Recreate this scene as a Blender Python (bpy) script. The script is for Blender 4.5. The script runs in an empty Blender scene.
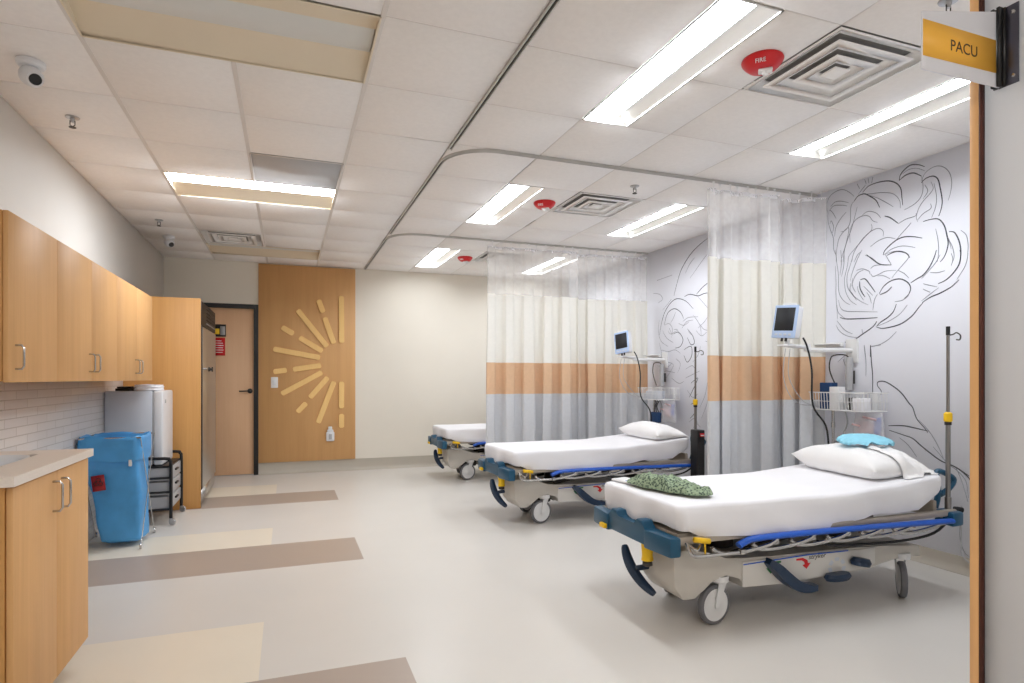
import bpy, bmesh, math, random
from mathutils import Vector, Matrix, noise
R = math.radians
SC = bpy.context.scene
COL = SC.collection
PI = math.pi

# ---------------------------------------------------------------- materials
def s2l(v):
    v /= 255.0
    return v/12.92 if v <= .04045 else ((v+.055)/1.055)**2.4
def lin(c): return tuple(s2l(x) for x in c)
MATS = {}
def mat(name, rgb, rough=.5, metal=0, var=.04, vscale=8, bump=0, bscale=60, spec=.5, emit=0, stretch=None, sheen=0, coat=0):
    """procedural principled material: base colour varied by noise, optional noise bump"""
    if name in MATS: return MATS[name]
    m = bpy.data.materials.new(name); m.use_nodes = True
    nt = m.node_tree; N = nt.nodes; L = nt.links
    b = N['Principled BSDF']
    b.inputs['Roughness'].default_value = rough
    b.inputs['Metallic'].default_value = metal
    b.inputs['Specular IOR Level'].default_value = spec
    if sheen: b.inputs['Sheen Weight'].default_value = sheen
    if coat: b.inputs['Coat Weight'].default_value = coat
    tc = N.new('ShaderNodeTexCoord'); mp = N.new('ShaderNodeMapping')
    L.new(tc.outputs['Object'], mp.inputs['Vector'])
    if stretch: mp.inputs['Scale'].default_value = stretch
    nz = N.new('ShaderNodeTexNoise'); nz.inputs['Scale'].default_value = vscale; nz.inputs['Detail'].default_value = 4
    L.new(mp.outputs['Vector'], nz.inputs['Vector'])
    rp = N.new('ShaderNodeValToRGB'); c = lin(rgb)
    rp.color_ramp.elements[0].position = .3; rp.color_ramp.elements[1].position = .7
    rp.color_ramp.elements[0].color = (*[x*(1-var) for x in c], 1)
    rp.color_ramp.elements[1].color = (*[min(1, x*(1+var)) for x in c], 1)
    L.new(nz.outputs['Fac'], rp.inputs['Fac']); L.new(rp.outputs['Color'], b.inputs['Base Color'])
    if bump:
        n2 = N.new('ShaderNodeTexNoise'); n2.inputs['Scale'].default_value = bscale; n2.inputs['Detail'].default_value = 3
        L.new(tc.outputs['Object'], n2.inputs['Vector'])
        bp = N.new('ShaderNodeBump'); bp.inputs['Strength'].default_value = bump; bp.inputs['Distance'].default_value = .004
        L.new(n2.outputs['Fac'], bp.inputs['Height']); L.new(bp.outputs['Normal'], b.inputs['Normal'])
    if emit:
        b.inputs['Emission Color'].default_value = (*c, 1); b.inputs['Emission Strength'].default_value = emit
    MATS[name] = m
    return m
def see_through(name, rgb, opacity, rough=.6, gloss=False):
    """part transparent, part diffuse: open net or clear plastic film"""
    m = bpy.data.materials.new(name); m.use_nodes = True
    nt = m.node_tree; N = nt.nodes; L = nt.links
    N.remove(N['Principled BSDF']); out = N['Material Output']
    t = N.new('ShaderNodeBsdfTransparent'); mx = N.new('ShaderNodeMixShader')
    if gloss:
        d = N.new('ShaderNodeBsdfPrincipled'); d.inputs['Roughness'].default_value = .15
        d.inputs['Base Color'].default_value = (*lin(rgb), 1)
    else:
        d0 = N.new('ShaderNodeBsdfDiffuse'); d0.inputs['Color'].default_value = (*lin(rgb), 1)
        d1 = N.new('ShaderNodeBsdfTranslucent'); d1.inputs['Color'].default_value = (*lin(rgb), 1)
        d = N.new('ShaderNodeMixShader'); d.inputs[0].default_value = .4
        L.new(d0.outputs[0], d.inputs[1]); L.new(d1.outputs[0], d.inputs[2])
    tc = N.new('ShaderNodeTexCoord'); nz = N.new('ShaderNodeTexNoise'); nz.inputs['Scale'].default_value = 25
    L.new(tc.outputs['Object'], nz.inputs['Vector'])
    mr = N.new('ShaderNodeMapRange'); mr.inputs['To Min'].default_value = opacity-.05; mr.inputs['To Max'].default_value = opacity+.05
    L.new(nz.outputs['Fac'], mr.inputs['Value']); L.new(mr.outputs['Result'], mx.inputs[0])
    L.new(t.outputs[0], mx.inputs[1]); L.new(d.outputs[0], mx.inputs[2]); L.new(mx.outputs[0], out.inputs['Surface'])
    return m
def wood(name, rgb, dark=.9, rough=.55):
    """maple laminate: vertical grain streaks"""
    m = bpy.data.materials.new(name); m.use_nodes = True
    nt = m.node_tree; N = nt.nodes; L = nt.links; b = N['Principled BSDF']
    b.inputs['Roughness'].default_value = rough
    tc = N.new('ShaderNodeTexCoord'); mp = N.new('ShaderNodeMapping'); mp.inputs['Scale'].default_value = (14, 14, .7)
    L.new(tc.outputs['Object'], mp.inputs['Vector'])
    n1 = N.new('ShaderNodeTexNoise'); n1.inputs['Scale'].default_value = 1.0; n1.inputs['Detail'].default_value = 2
    mp2 = N.new('ShaderNodeMapping'); mp2.inputs['Scale'].default_value = (90, 90, 2.5)
    L.new(tc.outputs['Object'], mp2.inputs['Vector'])
    n2 = N.new('ShaderNodeTexNoise'); n2.inputs['Scale'].default_value = 1.0; n2.inputs['Detail'].default_value = 5
    L.new(mp.outputs['Vector'], n1.inputs['Vector']); L.new(mp2.outputs['Vector'], n2.inputs['Vector'])
    mx = N.new('ShaderNodeMath'); mx.operation = 'ADD'
    m1 = N.new('ShaderNodeMath'); m1.operation = 'MULTIPLY'; m1.inputs[1].default_value = .55
    m2 = N.new('ShaderNodeMath'); m2.operation = 'MULTIPLY'; m2.inputs[1].default_value = .45
    L.new(n1.outputs['Fac'], m1.inputs[0]); L.new(n2.outputs['Fac'], m2.inputs[0])
    L.new(m1.outputs[0], mx.inputs[0]); L.new(m2.outputs[0], mx.inputs[1])
    rp = N.new('ShaderNodeValToRGB'); c = lin(rgb)
    rp.color_ramp.elements[0].position = .35; rp.color_ramp.elements[1].position = .65
    rp.color_ramp.elements[0].color = (c[0]*dark, c[1]*(dark-.03), c[2]*(dark-.06), 1); rp.color_ramp.elements[1].color = (*c, 1)
    L.new(mx.outputs[0], rp.inputs['Fac']); L.new(rp.outputs['Color'], b.inputs['Base Color'])
    return m

M = {}
M['wall_warm'] = mat('wall_warm', (238, 236, 232), .75, var=.01, vscale=3, bump=.05, bscale=160)
M['wall_far'] = mat('wall_far', (232, 226, 214), .75, var=.01, vscale=3, bump=.05, bscale=160)
M['wall_mural'] = mat('wall_mural', (233, 234, 242), .7, var=.01, vscale=3, bump=.03, bscale=160)
M['wall_white'] = mat('wall_white', (238, 239, 241), .7, var=.01, vscale=3, bump=.04, bscale=160)
M['ink'] = mat('mural_ink', (72, 74, 84), .8, var=.1)
M['ink_thin'] = mat('mural_ink_thin', (150, 151, 160), .8, var=.1)
M['ceil'] = mat('ceiling_tile', (243, 240, 238), .9, var=.02, vscale=40, bump=.15, bscale=220)
M['tee'] = mat('ceiling_tee', (220, 215, 211), .6, var=.01)
M['pole_steel'] = mat('pole_steel', (140, 137, 135), .32, 1, var=.05)
M['floor'] = mat('floor_vinyl', (216, 212, 206), .32, var=.015, vscale=2.2, bump=.02, bscale=30)
M['floor_dark'] = mat('floor_vinyl_taupe', (174, 159, 147), .34, var=.02, vscale=2.2, bump=.02, bscale=30)
M['floor_cream'] = mat('floor_vinyl_cream', (232, 223, 206), .32, var=.02, vscale=2.2, bump=.02, bscale=30)
M['base'] = mat('cove_base', (186, 178, 165), .45, var=.02)
M['wood'] = wood('maple_laminate', (228, 178, 120))
M['wood_end'] = wood('maple_end_panel', (216, 162, 96))
M['wood_panel'] = wood('maple_wall_panel', (216, 168, 112), .92)
M['wood_door'] = wood('maple_door', (226, 184, 146), .95)
M['wood_ray'] = wood('maple_ray', (250, 210, 138), .94)
M['seam'] = mat('cabinet_seam', (120, 86, 52), .7)
M['counter'] = mat('counter_top', (236, 226, 216), .3, var=.03, vscale=120)
M['steel'] = mat('brushed_steel', (190, 190, 192), .3, 1, var=.05, vscale=30, stretch=(30, 30, 1))
M['steel_dull'] = mat('refrigerator_steel', (205, 204, 202), .34, 1, var=.04, vscale=12, stretch=(2, 2, .4))
M['chrome'] = mat('chrome', (188, 186, 184), .2, 1, var=.02)
M['black'] = mat('black_paint', (24, 24, 26), .4, var=.1)
M['rubber'] = mat('black_rubber', (32, 32, 34), .7, var=.1)
M['white_pl'] = mat('white_plastic', (232, 232, 232), .4, var=.01)
M['white_gl'] = mat('white_enamel', (226, 228, 232), .3, var=.01)
M['grey_pl'] = mat('grey_plastic', (176, 176, 178), .45, var=.02)
M['fridge_side'] = mat('fridge_grey', (198, 204, 214), .38, var=.02)
M['red'] = mat('red_plastic', (205, 18, 26), .35, var=.05)
M['dark_red'] = mat('label_red', (150, 24, 32), .5, var=.05)
M['yellow'] = mat('yellow_plastic', (242, 196, 20), .4, var=.04)
M['teal'] = mat('teal_bumper', (20, 78, 108), .38, var=.06)
M['navy'] = mat('navy_pedal', (18, 44, 72), .4, var=.08)
M['rail_blue'] = mat('blue_rail', (14, 84, 188), .38, var=.05)
M['base_grey'] = mat('stretcher_shell', (194, 189, 181), .4, var=.03)
M['side_panel'] = mat('side_panel', (212, 209, 204), .4, var=.02)
M['litter'] = mat('litter_frame', (172, 162, 150), .45, var=.04)
M['tyre'] = mat('grey_tyre', (104, 104, 108), .6, var=.05)
M['hub'] = mat('wheel_disc', (222, 222, 222), .4, var=.02)
M['dark_mech'] = mat('dark_mechanism', (66, 62, 58), .5, .3, var=.2)
M['sheet'] = mat('white_sheet', (236, 236, 240), .85, var=.01, bump=.06, bscale=240, sheen=.2)
M['pillow'] = mat('white_pillow', (238, 237, 237), .85, var=.01, bump=.05, bscale=200, sheen=.2)
M['sky_blue'] = mat('light_blue_cap', (142, 208, 230), .8, var=.05, vscale=30, bump=.2, bscale=120)
M['blue_bag'] = mat('blue_bag', (74, 156, 218), .45, var=.08, vscale=9, bump=.25, bscale=26)
M['cream'] = mat('curtain_cream', (237, 235, 228), .85, var=.015, vscale=30)
M['tan'] = mat('curtain_tan', (219, 181, 146), .85, var=.03, vscale=30)
M['grey_c'] = mat('curtain_grey', (206, 208, 212), .85, var=.03, vscale=30)
M['net'] = see_through('curtain_net', (254, 254, 255), .34)
M['film'] = see_through('clear_bag_film', (236, 236, 240), .42, gloss=True)
M['diffuser'] = mat('vent_white', (246, 244, 242), .5, var=.01)
M['vent_dark'] = mat('vent_dark', (150, 148, 146), .7)
M['grille'] = mat('grey_grille', (188, 187, 188), .6, var=.12, vscale=420)
M['reflector'] = mat('lamp_reflector', (232, 231, 228), .38, 1, var=.01)
M['reflector_left'] = mat('lamp_reflector_aisle', (240, 230, 212), .6, 1, var=.01)
M['reflector_tan'] = mat('lamp_reflector_cream', (226, 214, 192), .45, var=.01)
M['lens_off'] = mat('lamp_lens_off', (216, 218, 216), .4, var=.01)
LAMP = 25.0
M['lens_on'] = mat('lamp_lens_on', (245, 250, 255), .5, var=0, emit=LAMP)
M['lens_on_left'] = mat('lamp_lens_on_left', (245, 250, 255), .5, var=0, emit=LAMP*1.45)
M['plate_dark'] = mat('sign_plate_metal', (92, 92, 104), .3, .9, var=.03)
M['orange'] = mat('sign_orange', (252, 190, 72), .5, var=.02)
M['letter'] = mat('sign_letter', (74, 48, 34), .6)
M['white_txt'] = mat('white_letter', (240, 240, 240), .6)
M['sign_white'] = mat('sign_white', (228, 229, 236), .45, var=.01)
M['screen'] = mat('dark_screen', (28, 30, 36), .42, var=.1)
M['bezel'] = mat('pale_blue_bezel', (176, 198, 232), .4, var=.02)
M['corner_wood'] = wood('corner_maple', (238, 186, 126), .95)
M['brown'] = mat('dark_brown_edge', (84, 40, 26), .6)
M['green'] = mat('green_decal', (34, 124, 62), .5)
M['blue_dk'] = mat('dark_blue_box', (20, 62, 108), .5)
M['pink'] = mat('pink_packet', (222, 190, 192), .5)
M['tracktrim'] = mat('track_metal', (196, 194, 190), .4, .3)
M['track_slot'] = mat('track_slot', (70, 68, 66), .7)
def gown_mat():
    m = mat('gown_print', (150, 166, 138), .85)
    nt = m.node_tree; N = nt.nodes; L = nt.links
    b = N['Principled BSDF']; tc = [n for n in N if n.type == 'TEX_COORD'][0]
    v = N.new('ShaderNodeTexVoronoi'); v.inputs['Scale'].default_value = 80
    L.new(tc.outputs['Object'], v.inputs['Vector'])
    rp = N.new('ShaderNodeValToRGB'); e = rp.color_ramp.elements
    e[0].position = .22; e[0].color = (*lin((40, 60, 52)), 1); e[1].position = .62; e[1].color = (*lin((150, 168, 138)), 1)
    L.new(v.outputs['Distance'], rp.inputs['Fac']); L.new(rp.outputs['Color'], b.inputs['Base Color'])
    return m
M['gown'] = gown_mat()
def tile_mat():
    m = bpy.data.materials.new('white_brick_tile'); m.use_nodes = True
    nt = m.node_tree; N = nt.nodes; L = nt.links; b = N['Principled BSDF']; b.inputs['Roughness'].default_value = .3
    tc = N.new('ShaderNodeTexCoord'); mp = N.new('ShaderNodeMapping'); mp.inputs['Rotation'].default_value = (0, 0, 0)
    sx = N.new('ShaderNodeSeparateXYZ'); cx = N.new('ShaderNodeCombineXYZ')
    L.new(tc.outputs['Object'], sx.inputs[0]); L.new(sx.outputs['Y'], cx.inputs['X']); L.new(sx.outputs['Z'], cx.inputs['Y'])
    br = N.new('ShaderNodeTexBrick'); br.inputs['Scale'].default_value = 1
    br.inputs['Brick Width'].default_value = .305; br.inputs['Row Height'].default_value = .051; br.inputs['Mortar Size'].default_value = .003
    br.inputs['Color1'].default_value = (*lin((242, 241, 241)), 1); br.inputs['Color2'].default_value = (*lin((232, 231, 233)), 1)
    br.inputs['Mortar'].default_value = (*lin((206, 204, 202)), 1)
    L.new(cx.outputs[0], br.inputs['Vector']); L.new(br.outputs['Color'], b.inputs['Base Color'])
    bp = N.new('ShaderNodeBump'); bp.inputs['Strength'].default_value = .4; bp.inputs['Distance'].default_value = .004; bp.invert = True
    L.new(br.outputs['Fac'], bp.inputs['Height']); L.new(bp.outputs['Normal'], b.inputs['Normal'])
    return m
M['tile'] = tile_mat()

# ---------------------------------------------------------------- mesh helpers
def catmull(pts, n=6, closed=False):
    P = [Vector(p) for p in pts]
    if len(P) < 3 or n < 2: return P
    out = []; k = len(P); rng = k if closed else k-1
    for i in range(rng):
        if closed: a, b, c, d = P[(i-1) % k], P[i], P[(i+1) % k], P[(i+2) % k]
        else: a, b, c, d = P[max(i-1, 0)], P[i], P[i+1], P[min(i+2, k-1)]
        for j in range(n):
            t = j/n
            out.append(.5*((2*b)+(c-a)*t+(2*a-5*b+4*c-d)*t*t+(3*b-a-3*c+d)*t*t*t))
    if not closed: out.append(P[-1])
    return out
class MB:
    def __init__(s): s.bm = bmesh.new(); s.mi = 0
    def _f(s, vs):
        try:
            f = s.bm.faces.new(vs); f.material_index = s.mi; return f
        except ValueError: return None
    def box(s, c, d, rot=None, bev=0, seg=2):
        hx, hy, hz = d[0]/2, d[1]/2, d[2]/2; c = Vector(c)
        cs = [Vector((x*hx, y*hy, z*hz)) for x in (-1, 1) for y in (-1, 1) for z in (-1, 1)]
        if rot is not None: cs = [rot @ v for v in cs]
        v = [s.bm.verts.new(c+q) for q in cs]
        fs = [s._f([v[i] for i in q]) for q in ((0, 1, 3, 2), (4, 6, 7, 5), (0, 4, 5, 1), (2, 3, 7, 6), (0, 2, 6, 4), (1, 5, 7, 3))]
        if bev: s._bev(v, bev, seg)
        return s
    def _bev(s, v, bev, seg):
        vs = set(v); es = [e for e in s.bm.edges if e.verts[0] in vs and e.verts[1] in vs]
        r = bmesh.ops.bevel(s.bm, geom=es, offset=bev, segments=seg, profile=.5, affect='EDGES', clamp_overlap=True)
        for f in r['faces']: f.material_index = s.mi
    def b2(s, x0, x1, y0, y1, z0, z1, bev=0, seg=2):
        return s.box(((x0+x1)/2, (y0+y1)/2, (z0+z1)/2), (abs(x1-x0), abs(y1-y0), abs(z1-z0)), None, bev, seg)
    def prism(s, poly, a, b, axis='y', bev=0, seg=2):
        def P(p, h): return {'x': (h, p[0], p[1]), 'y': (p[0], h, p[1]), 'z': (p[0], p[1], h)}[axis]
        A = [s.bm.verts.new(P(p, a)) for p in poly]; B = [s.bm.verts.new(P(p, b)) for p in poly]
        n = len(poly); s._f(A); s._f(B[::-1])
        for i in range(n): s._f([A[i], B[i], B[(i+1) % n], A[(i+1) % n]])
        if bev: s._bev(A+B, bev, seg)
        return s
    def hull(s, pts, bev=0, seg=2):
        v = [s.bm.verts.new(p) for p in pts]
        r = bmesh.ops.convex_hull(s.bm, input=v)
        for g in r['geom']:
            if isinstance(g, bmesh.types.BMFace): g.material_index = s.mi
        if bev:
            vv = [g for g in r['geom'] if isinstance(g, bmesh.types.BMVert)]
            bmesh.ops.dissolve_limit(s.bm, angle_limit=.02, verts=vv, edges=[e for e in s.bm.edges if e.verts[0] in vv])
            vv = [x for x in vv if x.is_valid]; s._bev(vv, bev, seg)
        return s
    def tube(s, pts, r, seg=8, sm=0, closed=False, rr=None, flat=1.0):
        P = catmull(pts, sm, closed) if sm else [Vector(p) for p in pts]
        n = len(P); rings = []; nrm = None
        for i in range(n):
            if closed: t = P[(i+1) % n]-P[i-1]
            else: t = P[min(i+1, n-1)]-P[max(i-1, 0)]
            if t.length < 1e-9: t = Vector((0, 0, 1))
            t.normalize()
            if nrm is None:
                up = Vector((0, 0, 1)) if abs(t.z) < .9 else Vector((1, 0, 0))
                nrm = t.cross(up).normalized()
            else:
                nrm = nrm-t*nrm.dot(t)
                nrm = nrm.normalized() if nrm.length > 1e-6 else t.orthogonal().normalized()
            bn = t.cross(nrm)
            q = r if rr is None else rr(i/(n-1))
            rings.append([s.bm.verts.new(P[i]+nrm*math.cos(a)*q+bn*math.sin(a)*q*flat) for a in [2*PI*k/seg for k in range(seg)]])
        m = n if closed else n-1
        for i in range(m):
            A, B = rings[i], rings[(i+1) % n]
            for k in range(seg): s._f([A[k], A[(k+1) % seg], B[(k+1) % seg], B[k]])
        if not closed: s._f(rings[0][::-1]); s._f(rings[-1])
        return s
    def cyl(s, a, b, r, seg=16, r2=None):
        return s.tube([a, b], r, seg, rr=None if r2 is None else (lambda t: r+(r2-r)*t))
    def lathe(s, prof, o=(0, 0, 0), axis=(0, 0, 1), seg=24, cap=True):
        o = Vector(o); q = Vector((0, 0, 1)).rotation_difference(Vector(axis).normalized())
        rings = [[s.bm.verts.new(o+q @ Vector((r*math.cos(2*PI*k/seg), r*math.sin(2*PI*k/seg), z))) for k in range(seg)] for r, z in prof]
        for A, B in zip(rings, rings[1:]):
            for k in range(seg): s._f([A[k], A[(k+1) % seg], B[(k+1) % seg], B[k]])
        if cap: s._f(rings[0][::-1]); s._f(rings[-1])
        return s
    def surf(s, nu, nv, f, cu=False, cv=False, mi=None):
        V = [[s.bm.verts.new(f(i/(nu if cu else nu-1), j/(nv if cv else nv-1))) for j in range(nv)] for i in range(nu)]
        for i in range(nu if cu else nu-1):
            for j in range(nv if cv else nv-1):
                fc = s._f([V[i][j], V[(i+1) % nu][j], V[(i+1) % nu][(j+1) % nv], V[i][(j+1) % nv]])
                if fc and mi: fc.material_index = mi(i, j)
        return V
    def quad(s, a, b, c, d):
        return s._f([s.bm.verts.new(p) for p in (a, b, c, d)])
    def xf(s, m): s.bm.transform(m); return s

def obj(name, mb, m, parent=None, ang=35, world=False, kind=None, label=None):
    """link a mesh builder as one mesh object; world=True: coordinates were world ones, re-based on the parent chain"""
    bm = mb.bm
    if parent is not None and world:
        w = Matrix.Identity(4); p = parent
        while p is not None: w = Matrix.Translation(p.location) @ p.rotation_euler.to_matrix().to_4x4() @ w; p = p.parent
        bm.transform(w.inverted())
    bmesh.ops.remove_doubles(bm, verts=bm.verts, dist=1e-6)
    bmesh.ops.recalc_face_normals(bm, faces=bm.faces)
    a = R(ang)
    for e in bm.edges: e.smooth = not (len(e.link_faces) == 2 and e.calc_face_angle(0) > a)
    me = bpy.data.meshes.new(name)
    bm.to_mesh(me); bm.free()
    for q in (m if isinstance(m, (list, tuple)) else [m]): me.materials.append(q)
    for p in me.polygons: p.use_smooth = True
    o = bpy.data.objects.new(name, me); COL.objects.link(o)
    if parent is not None: o.parent = parent
    if kind: o['kind'] = kind
    if label: o['label'] = label
    return o
def tag(o, label, cat, group=None):
    o['label'] = label; o['category'] = cat
    if group: o['group'] = group
    return o
def thing(name, label, cat, loc=(0, 0, 0), rz=0, group=None):
    o = bpy.data.objects.new(name, None); COL.objects.link(o); o.empty_display_size = .1
    o.location = loc; o.rotation_euler = (0, 0, rz)
    return tag(o, label, cat, group)
def struct(name, mb, m, parent=None, ang=35):
    return obj(name, mb, m, parent, ang, world=parent is not None, kind='structure')
def dup(root, loc, rz, label, group=None):
    def cp(o, par):
        c = o.copy(); COL.objects.link(c); c.parent = par
        for ch in list(o.children): cp(ch, c)
        return c
    r = cp(root, None); r.location = loc; r.rotation_euler = (0, 0, rz); r['label'] = label
    if group: r['group'] = group
    return r
def text(name, body, size, m, loc, rot, parent=None, ext=.0006, shear=0, sx=1, world=True):
    c = bpy.data.curves.new(name, 'FONT'); c.body = body; c.size = size; c.extrude = ext; c.shear = shear
    c.align_x = 'CENTER'; c.align_y = 'CENTER'
    tmp = bpy.data.objects.new(name, c); me = bpy.data.meshes.new_from_object(tmp); bpy.data.objects.remove(tmp)
    me.name = name; me.materials.clear(); me.materials.append(m)
    o = bpy.data.objects.new(name, me); COL.objects.link(o)
    o.location = loc; o.rotation_euler = rot; o.scale = (sx, 1, 1)
    if parent is not None:
        o.parent = parent
        if world:
            w = Matrix.Identity(4); p = parent
            while p is not None: w = Matrix.Translation(p.location) @ p.rotation_euler.to_matrix().to_4x4() @ w; p = p.parent
            o.matrix_parent_inverse = w.inverted()
    return o

from mathutils.bvhtree import BVHTree
def support(objs):
    bpy.context.view_layer.update()
    vs, ps = [], []
    for o in objs:
        n = len(vs); mw = o.matrix_world
        vs += [mw @ v.co for v in o.data.vertices]; ps += [tuple(i+n for i in p.vertices) for p in o.data.polygons]
    t = BVHTree.FromPolygons(vs, ps)
    def h(x, y, top=1.2):
        q = t.ray_cast(Vector((x, y, top)), Vector((0, 0, -1)))
        return None if q[0] is None else q[0].z
    return h
def rest(o, h, sink, gap=.005):
    """lower a soft thing onto what carries it: sink a little, then flatten its underside on the support"""
    bpy.context.view_layer.update(); mw = o.matrix_world.copy()
    P = [mw @ v.co for v in o.data.vertices]; H = [h(p.x, p.y) for p in P]
    d = min([p.z-z for p, z in zip(P, H) if z is not None])+sink
    inv = mw.inverted()
    for v, p, z in zip(o.data.vertices, P, H):
        p.z -= d
        if z is not None and p.z < z+gap: p.z = z+gap+(p.z-z-gap)*-.02
        v.co = inv @ p
    o.data.update()
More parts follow.
